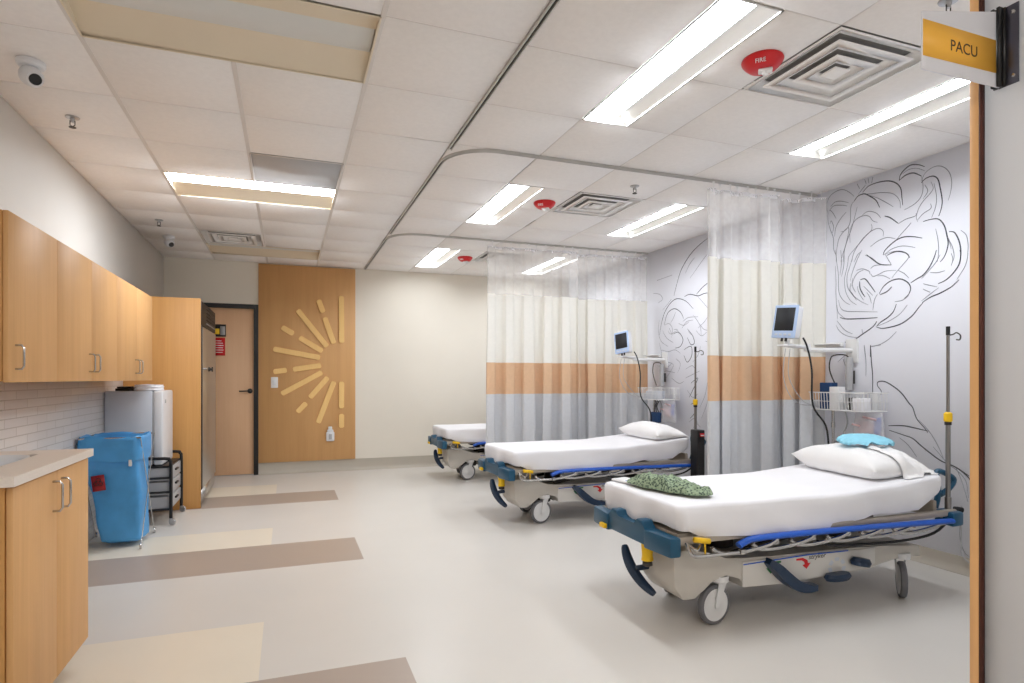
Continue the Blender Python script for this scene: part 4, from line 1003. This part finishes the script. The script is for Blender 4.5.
    # folded side rails
    for s in (-1, 1):
        y = s*.40
        b = MB(); b.tube([(-.62, y, .432), (-.585, y, .446), (-.52, y, .458), (-.3, y, .459), (.2, y, .452), (.6, y, .443), (.85, y, .436)], .0215, 12, 4, flat=.7); ra = obj('side_rail', b, M['rail_blue'], r)
        for k in range(6):
            x = -.42+.235*k
            b = MB(); b.tube([(x+.03, y, .442), (x, y, .425), (x-.07, y-s*.006, .408), (x-.20, y-s*.006, .396), (x-.30, y-s*.01, .402), (x-.345, y-s*.012, .43)], .0105, 8, 4); b.box((x+.03, y-s*.006, .432), (.03, .02, .03), None, .004); obj('spindle', b, M['chrome'], ra)
        b = MB(); b.tube([(-.905, y+s*-.02, .465), (-.90, y, .43), (-.875, y, .405), (-.80, y, .398), (-.62, y, .398)], .009, 8, 4); b.box((-.60, y, .40), (.03, .026, .026), None, .005); b.tube([(-.9, y-s*.02, .46), (-.86, y, .43), (-.83, y-s*.02, .45)], .007, 8, 3); obj('lower_tube', b, M['chrome'], ra)
        b = MB(); b.tube([(-.875, y, .482), (-.79, y, .468)], .0135, 10); b.tube([(-.815, y, .47), (-.815, y+s*.002, .41)], .004, 6); obj('release_lever', b, M['yellow'], r)
    b = MB(); b.tube([(.88, -.36, .43), (.75, -.37, .37), (.55, -.36, .345), (.2, -.37, .355), (-.02, -.385, .375), (-.1, -.37, .40)], .0075, 8, 4); obj('strap', b, M['rubber'], r)
    # brake bar and crank at the foot
    b = MB(); b.tube([(-.975, .07, .345), (-.98, .04, .30), (-.975, -.01, .24), (-.955, -.075, .185), (-.925, -.14, .145)], .02, 10, 4, flat=.8, rr=lambda t: .015+.014*math.sin(PI*t)**.7); b.tube([(-.965, -.02, .245), (-.88, -.06, .262)], .015, 8); obj('brake_pedal', b, M['navy'], r)
    b = MB(); b.lathe([(.015, 0), (.024, -.008), (.030, -.05), (.027, -.1), (.031, -.125), (.015, -.132)], (-.965, -.135, .448), (.02, .06, 1)); obj('crank_handle', b, M['yellow'], r)
    b = MB(); b.cyl((-.965, -.135, .445), (-.965, -.133, .465), .014, 12); b.lathe([(.024, -.132), (.026, -.15), (.008, -.158)], (-.965, -.135, .448), (.02, .06, 1)); b.tube([(-.965, -.135, .46), (-.91, -.135, .46)], .01, 8); obj('crank_joint', b, M['dark_mech'], r)
    # side pedals
    def pedal(P, wd, th, nm):
        b = MB(); Q = catmull(P, 6); rows = []
        for i, p in enumerate(Q):
            t = (Q[min(i+1, len(Q)-1)]-Q[max(i-1, 0)]).normalized(); nn = t.cross(Vector((0, 1, 0))).normalized()
            w = wd(i/(len(Q)-1)); rows.append([b.bm.verts.new(p+nn*a*w+Vector((0, c_, 0))) for a, c_ in ((-1, -th), (1, -th), (1, th), (-1, th))])
        for A, B in zip(rows, rows[1:]):
            for k in range(4): b._f([A[k], A[(k+1) % 4], B[(k+1) % 4], B[k]])
        b._f(rows[0]); b._f(rows[-1][::-1]); obj(nm, b, M['navy'], r, 40)
    for s in (-1, 1):
        y = s*.325
        pedal([(-.36, s*.30, .305), (-.325, y, .272), (-.27, y, .222), (-.20, y, .172), (-.13, y, .15), (-.075, y, .148)], lambda t: .016+.012*math.sin(PI*min(1, t*1.1)), .03, 'height_pedal')
        b = MB(); b.lathe([(.002, -.02), (.03, -.018), (.036, 0), (.03, .018), (.002, .02)], (0, 0, 0)); b.xf(Matrix.Translation((.10, s*.315, .178)) @ Matrix.Diagonal((2.5, 1.1, 1.0, 1))); obj('foot_pad', b, M['navy'], r)
        b = MB(); b.lathe([(.002, -.022), (.03, -.02), (.034, 0), (.026, .02), (.002, .022)]); b.xf(Matrix.Translation((.27, s*.312, .238)) @ Matrix.Rotation(R(12), 4, 'Y') @ Matrix.Diagonal((2.1, 1.0, 1.05, 1))); obj('foot_pad', b, M['navy'], r)
    # iv pole on the head corner
    b = MB(); b.cyl((.905, -.34, .47), (.905, -.34, .555), .017, 14); b.cyl((.905, -.34, .555), (.905, -.34, 1.02), .0125, 14); b.cyl((.905, -.34, 1.02), (.905, -.34, 1.51), .0085, 14)
    pole = obj('iv_pole', b, M['pole_steel'], r)
    b = MB(); b.lathe([(.016, 0), (.022, .006), (.022, .048), (.014, .056)], (.905, -.34, .99), seg=16); obj('pole_lock', b, M['yellow'], pole)
    b = MB(); b.lathe([(.0175, -.018), (.0175, 0), (.011, 0)], (.905, -.34, .99), seg=16); obj('pole_collar', b, M['rubber'], pole)
    b = MB(); b.cyl((.905, -.34, 1.49), (.905, -.34, 1.54), .0105, 12); obj('pole_cap', b, M['rubber'], pole)
    b = MB(); b.tube([(.913, -.34, 1.49), (.94, -.345, 1.495), (.96, -.35, 1.505), (.985, -.355, 1.49), (.98, -.355, 1.465), (.96, -.35, 1.465)], .0038, 8, 4); obj('pole_hook', b, M['dark_mech'], pole)
    return r
bed = make_stretcher('white-sheeted stretcher in front with a patterned green gown on its foot end', 0)
BX, BY = 2.675, 2.75
bed.location = (BX, BY, 0); bed.rotation_euler = (0, 0, R(-1))
bed2 = dup(bed, (2.68, 5.04, 0), R(1.5), 'white-sheeted stretcher in the middle bay with one white pillow and nothing else on it')
bed3 = dup(bed, (2.72, 7.38, 0), R(0), 'farthest white-sheeted stretcher, only its foot end showing past the net curtain')

# soft things on the beds
def kid(r, n): return [c for c in r.children if c.name.split('.')[0] == n][0]
H1 = support([kid(bed, 'mattress')]); H2 = support([kid(bed2, 'mattress')])
def pillow(label, loc, rz, L, W, H, seed, hs, sink):
    b = MB()
    def half(s):
        def f(u, v):
            x, y = 2*u-1, 2*v-1
            k = max(0, (1-abs(x)**2.8)*(1-abs(y)**2.8))**.55
            ex = 1-.07*(1-x*x); ey = 1-.05*(1-y*y)
            z = s*H/2*k*(1+.14*noise.noise((x*1.7+seed, y*1.7, s)))+.010*noise.noise((x*4+seed, y*4, s*2))*k+.004*noise.noise((x*11+seed, y*11, 3))*k
            return (x*L/2*ey, y*W/2*ex, z+.012*noise.noise((x*2, y*2, seed))*(1-k))
        return f
    b.surf(44, 34, half(1)); b.surf(44, 34, half(-1))
    bmesh.ops.remove_doubles(b.bm, verts=b.bm.verts, dist=1e-4)
    o = obj('pillow', b, M['pillow'], None, 80); o.location = loc; o.rotation_euler = (R(5), R(-2), rz)
    rest(o, hs, sink, .011)
    return tag(o, label, 'pillow', 'bed pillows')
pl = pillow('white pillow under the light blue cap on the nearest stretcher', (3.275, 2.745, 1.0), R(84), .66, .40, .22, 0, H1, .085)
pillow('plain white pillow on the middle stretcher', (3.32, 5.02, 1.0), R(90), .68, .36, .19, 5, H2, .075)
# crumpled white cloth laid over the near end of the pillow and the sheet
HP = support([kid(bed, 'mattress'), pl])
b = MB()
def drape(u, v):
    x = 3.245+.235*u+.02*noise.noise((v*4, 1, 3)); y = 2.385+.27*v+.025*noise.noise((u*4, 2, 5))
    hh = []
    for dx in (-.012, 0, .012):
        for dy in (-.012, 0, .012):
            q = HP(x+dx, y+dy)
            if q is not None: hh.append(q)
    z = max(hh) if hh else .69
    ed = min(1, 7*min(u, 1-u, v, 1-v)+.05)
    return (x, y, z+.004+ed*(.040*max(0, noise.noise((x*14, y*10, 2)))+.016*max(0, math.sin(x*46+y*16+2.5*noise.noise((x*6, y*6, 1))))))
b.surf(64, 56, drape)
bmesh.ops.solidify(b.bm, geom=list(b.bm.faces), thickness=.003)
o = obj('draped_cloth', b, M['pillow'], None, 80); tag(o, 'crumpled white cloth draped over the near end of the pillow', 'cloth')
HC = support([kid(bed, 'mattress'), pl, o])
# light blue cap
b = MB()
def ruf(u, s): return 1+s*.035*math.sin(2*PI*u*26)
b.surf(104, 14, lambda u, v: (.165*math.sin(v*PI/2)*ruf(u, v)*math.cos(2*PI*u), .115*math.sin(v*PI/2)*ruf(u, v)*math.sin(2*PI*u), .04*math.cos(v*PI/2)**.7+.004*noise.noise((3*v*math.cos(2*PI*u), 3*v*math.sin(2*PI*u), 1))), cu=True)
b.surf(104, 5, lambda u, v: (.165*ruf(u, 1)*(1-.98*v)*math.cos(2*PI*u), .115*ruf(u, 1)*(1-.98*v)*math.sin(2*PI*u), -.004*math.sin(PI*v)), cu=True)
o = obj('bouffant_cap', b, M['sky_blue'], None, 70); o.location = (3.32, 2.72, 1.1); o.rotation_euler = (R(12), 0, R(-16))
rest(o, HC, .012, .022); tag(o, 'light blue bouffant cap lying on the white pillow', 'cap')
# packet, then the gown half over it, at the foot end
b = MB(); b.box((0, 0, .010), (.11, .20, .016), None, .006); o = obj('sock_packet', b, M['white_pl'], None, 50); o.location = (1.86, 3.045, 1.0); o.rotation_euler = (0, 0, R(12))
rest(o, H1, .0); pk = o; tag(o, 'white packet with blue print behind the green gown', 'packet')
z = max((o.matrix_world @ v.co).z for v in o.data.vertices)-1.0
b = MB(); b.b2(-.045, .045, -.085, -.01, z+.0005, z+.0015); bp = obj('blue_print', b, M['rail_blue'], o)
HG = support([kid(bed, 'mattress'), pk, bp])
b = MB()
def gownf(u, v):
    a = 2*PI*u; c, s_ = math.cos(a), math.sin(a); e = .8
    z = math.sin(PI*v/2); k = max(0, math.cos(PI*v/2))**.4
    x, y = .275*math.copysign(abs(c)**e, c)*k, .105*math.copysign(abs(s_)**e, s_)*k
    zz = .060*z*(1-.45*abs(x)/.275)*(1+.7*noise.noise((x*9, y*9, 1)))+.030*noise.noise((x*20, y*20, 3))*z+.012*noise.noise((x*45, y*45, 6))*z
    return (x*(1+.10*noise.noise((c*2, s_*2, 5))), y*(1+.25*noise.noise((c*2.5, s_*2.5, 8))), zz)
b.surf(96, 26, gownf, cu=True)
b.surf(96, 3, lambda u, v: tuple(Vector(gownf(u, 0))*(1-.99*v)), cu=True)
o = obj('folded_gown', b, M['gown'], None, 80); o.location = (1.925, 2.77, 1.0); o.rotation_euler = (0, 0, R(-78))
rest(o, HG, .003, .008); tag(o, 'crumpled green patterned gown on the foot end of the nearest stretcher', 'gown')

# ---------------------------------------------------------------- curtains
def curtain(label, path, folds, seed, top=2.668):
    """path: plan polyline under the track"""
    P = [Vector((x, y, 0)) for x, y in path]
    r = thing('privacy_curtain', label, 'curtain', (P[0].x, P[0].y, top), 0, 'privacy curtains on the bed tracks')
    Q = catmull(P, 8); L_ = [0]
    for a, c in zip(Q, Q[1:]): L_.append(L_[-1]+(c-a).length)
    rnd = random.Random(seed); ph = [rnd.uniform(.7, 1.35) for _ in range(folds)]; tot = sum(ph); acc = [0]
    for q in ph: acc.append(acc[-1]+q/tot)
    amp = [rnd.uniform(.55, 1.15) for _ in range(folds+1)]
    def at(s):
        d = s*L_[-1]; i = 0
        while i < len(L_)-2 and L_[i+1] < d: i += 1
        t = (d-L_[i])/max(1e-9, L_[i+1]-L_[i]); p = Q[i].lerp(Q[i+1], t); tn = (Q[i+1]-Q[i]).normalized()
        return p, Vector((tn.y, -tn.x, 0)), tn
    def pos(s, z):
        i = 0
        while i < folds-1 and acc[i+1] < s: i += 1
        t = (s-acc[i])/(acc[i+1]-acc[i])
        p, nn, tn = at(s)
        down = (top-z)/2.3; fl = .35+.65*min(1, down*1.6)
        A = .046*amp[i]*fl
        w = math.sin(2*PI*t); w2 = math.sin(4*PI*t)
        off = A*math.tanh(2.4*w)/.98+.010*noise.noise((s*6, down*2.5, seed))
        lat = -.62*A*w2+.02*down*noise.noise((s*5, seed, 1))
        # gathers drift a little on the way down
        lat += (.02*math.sin(seed+i*2.1))*down
        q = p+nn*off+tn*lat
        return (q.x, q.y, z)
    ns = folds*14+1
    def sheet(zs, sgn=0, mi=None):
        b = MB(); b.surf(ns, len(zs), lambda u, v: pos(u, zs[int(round(v*(len(zs)-1)))]), mi=mi); return b
    def zr(a, c, n): return [a+(c-a)*k/n for k in range(n+1)]
    obj('net', sheet(zr(top, 2.152, 8)), M['net'], r, 180, world=True)
    zs = zr(2.152, 1.412, 10)+zr(1.412, 1.072, 6)[1:]+zr(1.072, .30, 12)[1:]
    obj('fabric', sheet(zs, mi=lambda i, j: 0 if j < 10 else 1 if j < 16 else 2), [M['cream'], M['tan'], M['grey_c']], r, 180, world=True)
    b = MB(); b.surf(ns, 3, lambda u, v: pos(u, top+.004-.03*v)); obj('heading_tape', b, M['sheet'], r, 180, world=True)
    nh = folds*2
    for k in range(nh):
        x, y, z = pos((k+.5)/nh, top)
        b = MB(); b.tube([(x, y, top-.012), (x, y, top+.02), (x+.004, y, top+.04), (x, y, ZC-.017)], .0028, 6); b.b2(x-.008, x+.008, y-.005, y+.005, ZC-.026, ZC-.0165); obj('hook', b, M['white_pl'], r, world=True)
    return r
curtain('curtain with net top in front of the mural, left half of the nearer pair', [(2.955, 3.745), (3.3, 3.745), (3.60, 3.69)], 4, 3)
curtain('curtain with net top behind the nearer monitor, right half of the nearer pair', [(3.565, 3.83), (3.75, 3.76), (3.985, 3.60)], 3, 7)
curtain('wide curtain with net top behind the middle stretcher, left half of the farther pair', [(2.02, 6.19), (2.55, 6.19), (3.07, 6.135)], 5, 11)
curtain('curtain with net top behind the farther monitor, right half of the farther pair', [(3.035, 6.275), (3.5, 6.19), (3.99, 6.15)], 5, 19)

# ---------------------------------------------------------------- bay equipment on the mural wall
def bay(dy, lab, full):
    """lab: which bay, for the labels"""
    Y = lambda y: y+dy
    # patient monitor on a jointed arm
    mx, my, mz = (3.325, Y(3.345), 1.64) if full else (3.40, Y(3.27), 1.625)
    r = thing('patient_monitor', 'patient monitor with dark screen on a wall arm, '+lab, 'monitor', (mx, my, mz), 0, 'patient monitors on wall arms')
    ang = R(-74 if full else -62)
    q = Matrix.Rotation(ang, 4, 'Z') @ Matrix.Rotation(R(-8), 4, 'X') @ Matrix.Rotation(R(4 if full else -9), 4, 'Y')
    MX = Matrix.Translation((mx, my, mz)) @ q @ Matrix.Diagonal((.74, .6, .88, 1))
    def pb(nm, b, m_, par=r): b.xf(MX); return obj(nm, b, m_, par, world=True)
    pb('case', MB().b2(-.115, .115, -.03, .085, -.13, .13, .016, 3), M['white_gl'])
    pb('bezel', MB().b2(-.118, .118, -.045, -.029, -.134, .134, .01, 3), M['bezel'])
    pb('screen', MB().b2(-.098, .092, -.0475, -.0445, -.075, .112, .002, 1), M['screen'])
    b = MB()
    for k in range(4): b.b2(-.085+k*.045, -.055+k*.045, -.0485, -.0445, -.115, -.098, .002, 1)
    pb('button', b, M['fridge_side'])
    b = MB(); b.tube([(-.07, 0, .128), (-.06, .02, .15), (.06, .02, .15), (.07, 0, .128)], .008, 8); pb('carry_handle', b, M['white_pl'])
    b = MB()
    for k in (-.02, .02): b.lathe([(.002, 0), (.012, 0), (.012, .03), (.002, .03)], (k, -.01, -.158), (0, 0, 1), 12)
    pb('port', b, M['dark_mech'])
    b = MB(); b.cyl((mx, my, mz-.125), (mx, my, 1.475), .018, 12); b.b2(mx-.06, mx+.06, my-.03, my+.03, 1.468, 1.482, .003)
    b.tube([(mx, my, 1.475), (3.70, Y(3.52), 1.475)], .016, 8); b.cyl((3.70, Y(3.52), 1.445), (3.70, Y(3.52), 1.50), .024, 14)
    b.tube([(3.70, Y(3.52), 1.455), (4.035, Y(3.42), 1.455)], .018, 8); b.b2(4.03, 4.049, Y(3.37), Y(3.47), 1.36, 1.54, .003); obj('wall_arm', b, M['white_pl'], r, world=True)
    # thermometer probe holder: dark coiled lead
    lead = MB(); lead.tube([(mx+.13, my-.02, 1.53), (mx+.17, my-.02, 1.46), (mx+.20, my-.03, 1.30), (mx+.20, my-.04, 1.05), (mx+.30, my-.06, .90), (mx+.33, my-.06, .72)], .0065, 8, 5)
    tag(obj('monitor_cord', lead, M['rubber']), 'black cable hanging from the patient monitor, '+lab, 'cable')
    g = MB()
    for k in range(2): g.tube([(mx-.03+.04*k, my-.02, 1.452), (mx-.05+.05*k, my-.02, 1.25), (mx+.06+.08*k, my-.01, 1.08), (3.74+.02*k, Y(3.47), 1.03)], .0028, 6, 5)
    tag(obj('sensor_cord', g, M['grey_pl']), 'pale looping leads under the patient monitor, '+lab, 'cable')
    # white rail with headwall plate and outlets
    r = thing('wall_rail', 'white equipment rail on the mural wall beside the monitor arm, '+lab, 'rail', (4.04, Y(3.45), 1.5))
    b = MB(); b.b2(4.012, 4.049, Y(3.50), Y(3.72), 1.485, 1.52, .004); b.b2(3.93, 4.012, Y(3.50), Y(3.70), 1.503, 1.512, .003); obj('rail', b, M['white_pl'], r, world=True)
    r = thing('suction_canister', 'grey suction tube holder standing behind the wire basket, '+lab, 'canister', (3.98, Y(3.40), 1.15))
    b = MB(); b.lathe([(.002, 0), (.026, .004), (.026, .24), (.022, .252), (.002, .252)], (3.985, Y(3.40), 1.15), seg=18); obj('tube', b, M['grey_pl'], r, world=True)
    b = MB(); b.tube([(3.985, Y(3.40), 1.395), (3.97, Y(3.42), 1.418), (3.97, Y(3.50), 1.422), (3.98, Y(3.56), 1.40), (3.98, Y(3.57), 1.30), (3.98, Y(3.50), 1.16)], .005, 8, 5); b.b2(4.005, 4.03, Y(3.385), Y(3.415), 1.2, 1.3, .003); obj('hose', b, M['dark_mech'], r, world=True)
    # wire basket
    x0, x1, ya, yb, z0, z1 = 3.80, 4.02, Y(3.12), Y(3.58), 1.005, 1.135
    r = thing('wire_basket', 'white wire basket of supplies on the mural wall, '+lab, 'basket', (3.91, (ya+yb)/2, z0), 0, 'wire baskets on the mural wall')
    b = MB()
    b.tube([(x0-.01, ya-.01, z1), (x1, ya-.01, z1), (x1, yb+.01, z1), (x0-.01, yb+.01, z1)], .004, 8, closed=True); b.tube([(x0, ya, z0), (x1, ya, z0), (x1, yb, z0), (x0, yb, z0)], .0035, 8, closed=True)
    obj('rim', b, M['white_pl'], r, world=True)
    b = MB(); n = 18
    for k in range(n+1):
        y = ya+(yb-ya)*k/n; b.tube([(x0-.01, y, z1), (x0, y, z0), (x1, y, z0), (x1, y, z1)], .003, 5)
    for k in range(1, 8):
        x = x0+(x1-x0)*k/8; b.tube([(x, ya-.01, z1), (x, ya, z0), (x, yb, z0), (x, yb+.01, z1)], .0022, 5)
    zz = (z0+z1)/2; b.tube([(x0-.005, ya-.005, zz), (x1, ya-.005, zz), (x1, yb+.005, zz), (x0-.005, yb+.005, zz)], .0022, 6, closed=True)
    obj('wires', b, M['white_pl'], r, world=True)
    b = MB(); b.b2(4.02, 4.049, Y(3.2), Y(3.24), 1.01, 1.13, .003); obj('bracket', b, M['white_pl'], r, world=True)
    b = MB(); b.b2(4.02, 4.049, Y(3.46), Y(3.50), 1.01, 1.13, .003); obj('bracket', b, M['white_pl'], r, world=True)
    def bx(nm, c, d, m_, label, cat, rz=0):
        b = MB(); b.box((c[0], Y(c[1]), c[2]), d, Matrix.Rotation(rz, 3, 'Z'), .004); return tag(obj(nm, b, m_), label, cat)
    if full:
        bx('blue_box', (3.88, 3.49, 1.1085), (.09, .09, .20), M['blue_dk'], 'dark blue box standing in the near wire basket', 'box', .2)
        bx('white_box', (3.86, 3.395, 1.0935), (.08, .075, .17), M['white_pl'], 'white box next to the dark blue box in the near wire basket', 'box', .1)
        bx('dark_packet', (3.93, 3.29, 1.0535), (.10, .09, .09), M['dark_mech'], 'dark packets low in the near wire basket', 'packet', .3)
        bx('tissue_packet', (3.86, 3.19, 1.0535), (.09, .08, .09), M['sheet'], 'white packet at the right end of the near wire basket', 'packet', -.2)
    else:
        bx('dark_packet', (3.90, 3.40, 1.0535), (.12, .2, .09), M['fridge_side'], 'grey packets inside the far wire basket', 'packet', .1)
    # hoses below the basket
    r = thing('wall_hose', 'chrome tube and clear hoses below the wire basket, '+lab, 'hose', (3.95, Y(3.5), .9))
    b = MB(); b.cyl((3.97, Y(3.53), .70), (3.97, Y(3.53), 1.0), .011, 12); b.cyl((3.97, Y(3.53), .86), (3.97, Y(3.53), .90), .015, 12); b.tube([(3.97, Y(3.53), .75), (4.046, Y(3.53), .75)], .008, 8); obj('wall_mount_tube', b, M['chrome'], r, world=True)
    b = MB(); b.tube([(4.0, Y(3.45), 1.0), (3.99, Y(3.42), .9), (3.97, Y(3.45), .78), (3.96, Y(3.40), .66)], .006, 8, 5); obj('hose', b, M['grey_pl'], r, world=True)
    # clear bag of supplies
    r = thing('supply_bag', 'clear plastic bag of supplies hanging below the wire basket, '+lab, 'bag', (3.96, Y(3.2), .93))
    xb, y0_, y1_ = 3.94, Y(3.07), Y(3.33)
    b = MB()
    def bagf(u, v):
        a = 2*PI*u; th = .035*math.sin(PI*min(1, v*1.02))**.6+.004
        wv = 1-.15*v
        return (xb+th*math.sin(a)+.006*noise.noise((u*6, v*5, dy)), (y0_+y1_)/2+(y1_-y0_)/2*wv*math.cos(a), .76+.235*v)
    b.surf(40, 14, bagf, cu=True); obj('hanging_film', b, M['film'], r, 80, world=True)
    b = MB(); b.box((xb-.005, y0_+.055, .90), (.02, .04, .12), None, .004); obj('blue_item', b, M['rail_blue'], r, world=True)
    b = MB(); b.box((xb, y0_+.15, .87), (.02, .13, .11), Matrix.Rotation(R(12), 3, 'X'), .008); obj('pink_item', b, M['pink'], r, world=True)
    b = MB(); b.box((xb-.042, y0_+.09, .955), (.002, .11, .016), Matrix.Rotation(R(8), 3, 'X')); b.box((xb-.042, y0_+.2, .90), (.002, .07, .014), Matrix.Rotation(R(8), 3, 'X')); obj('red_print', b, M['pink'], r, world=True)
    if full:
        b = MB(); b.lathe([(.002, 0), (.018, 0), (.018, .03), (.002, .03)], (xb-.012, y0_+.13, .775)); obj('green_cap', b, M['green'], r, world=True)
    # cables at the head of the bed
    if full:
        r = thing('plug_cable', 'black plug with thin cable low on the mural wall by the opening', 'cable', (4.0, 2.6, .41))
        b = MB(); b.lathe([(.002, 0), (.014, .004), (.017, .03), (.017, .055), (.002, .055)], (3.99, 2.64, .41), (0, -1, 0), 12); obj('plug_mount', b, M['rubber'], r, world=True)
        b = MB(); b.tube([(3.99, 2.62, .40), (4.03, 2.62, .3), (4.035, 2.62, .18), (4.03, 2.60, .10), (4.02, 2.5, .06)], .004, 6, 5); obj('cord', b, M['grey_pl'], r, world=True)
    else:
        r = thing('pressure_cuff', 'dark blue cuff hanging on cables at the head of the middle stretcher', 'cuff', (3.93, 5.87, .80))
        b = MB(); b.b2(3.90, 3.96, 5.80, 5.96, .74, .86, .02, 3); obj('hanging_cuff', b, M['blue_dk'], r, world=True)
        for k in range(3):
            b = MB(); b.tube([(3.93, 5.82+.04*k, .86), (3.92, 5.84+.02*k, .93), (3.95, 5.83+.04*k, .998)], .005, 6, 5); obj('hose', b, M['rubber'], r, world=True)
bay(0, 'in the nearest bay', True)
bay(2.44, 'in the middle bay', False)
# black case between the bays
r = thing('equipment_case', 'upright black equipment case with red and white label beside the nearer curtain', 'equipment case', (3.50, 4.57, 0))
b = MB(); b.b2(3.46, 3.54, 4.515, 4.625, .05, .775, .01, 3); obj('body', b, M['black'], r, world=True)
b = MB(); b.b2(3.47, 3.53, 4.507, 4.516, .30, .66, .004); obj('front_panel', b, M['rubber'], r, world=True)
b = MB(); b.b2(3.485, 3.53, 4.51, 4.515, .715, .745); obj('label_strip', b, M['red'], r, world=True)
b = MB(); b.b2(3.49, 3.525, 4.508, 4.511, .722, .732); obj('label_print', b, M['white_txt'], r, world=True)
for x in (3.48, 3.52):
    for y in (4.535, 4.605):
        b = MB(); b.cyl((x, y, 0), (x, y, .052), .015, 10); obj('foot', b, M['rubber'], r, world=True)

# ---------------------------------------------------------------- unseen lamp added behind the camera to brighten near room and passage wall
for y in (-.9,):
    pass
def added_lamp(x, y, label):
    r = thing('ceiling_light', label, 'ceiling light', (x, y, ZC), 0, 'added unseen lamps')
    b = MB(); b.b2(-.3, .3, -.3, .3, -.03, -.002, .004); obj('housing', b, M['reflector'], r)
    b = MB(); b.b2(-.27, .27, -.27, .27, -.034, -.0305, .001, 1); obj('lens', b, M['lens_added'], r)
M['lens_added'] = mat('added_lamp_lens', (255, 250, 244), .5, var=0, emit=44.0)
added_lamp(.35, -.7, 'added unseen lamp behind the viewer, brightening the near room and passage wall')

# ---------------------------------------------------------------- camera, world, view
cd = bpy.data.cameras.new('camera'); cam = bpy.data.objects.new('camera', cd); COL.objects.link(cam)
cam.location = (0, 0, 1.24); cam.rotation_euler = (PI/2, 0, R(-20.4))
cd.sensor_width = 36; cd.lens = 605/1024*36; cd.shift_y = (378.5-341.5)/1024; cd.clip_start = .02
SC.camera = cam
w = bpy.data.worlds.new('world'); SC.world = w; w.use_nodes = True
w.node_tree.nodes['Background'].inputs[0].default_value = (.9, .95, 1, 1); w.node_tree.nodes['Background'].inputs[1].default_value = .2
SC.view_settings.view_transform = 'Standard'; SC.view_settings.look = 'None'; SC.view_settings.gamma = 1; SC.view_settings.use_curve_mapping = False
SC.view_settings.exposure = 0.06
SC.cycles.use_denoising = True
SC.cycles.max_bounces = 12; SC.cycles.diffuse_bounces = 8; SC.cycles.glossy_bounces = 4; SC.cycles.transparent_max_bounces = 24
SC.cycles.sample_clamp_indirect = 8
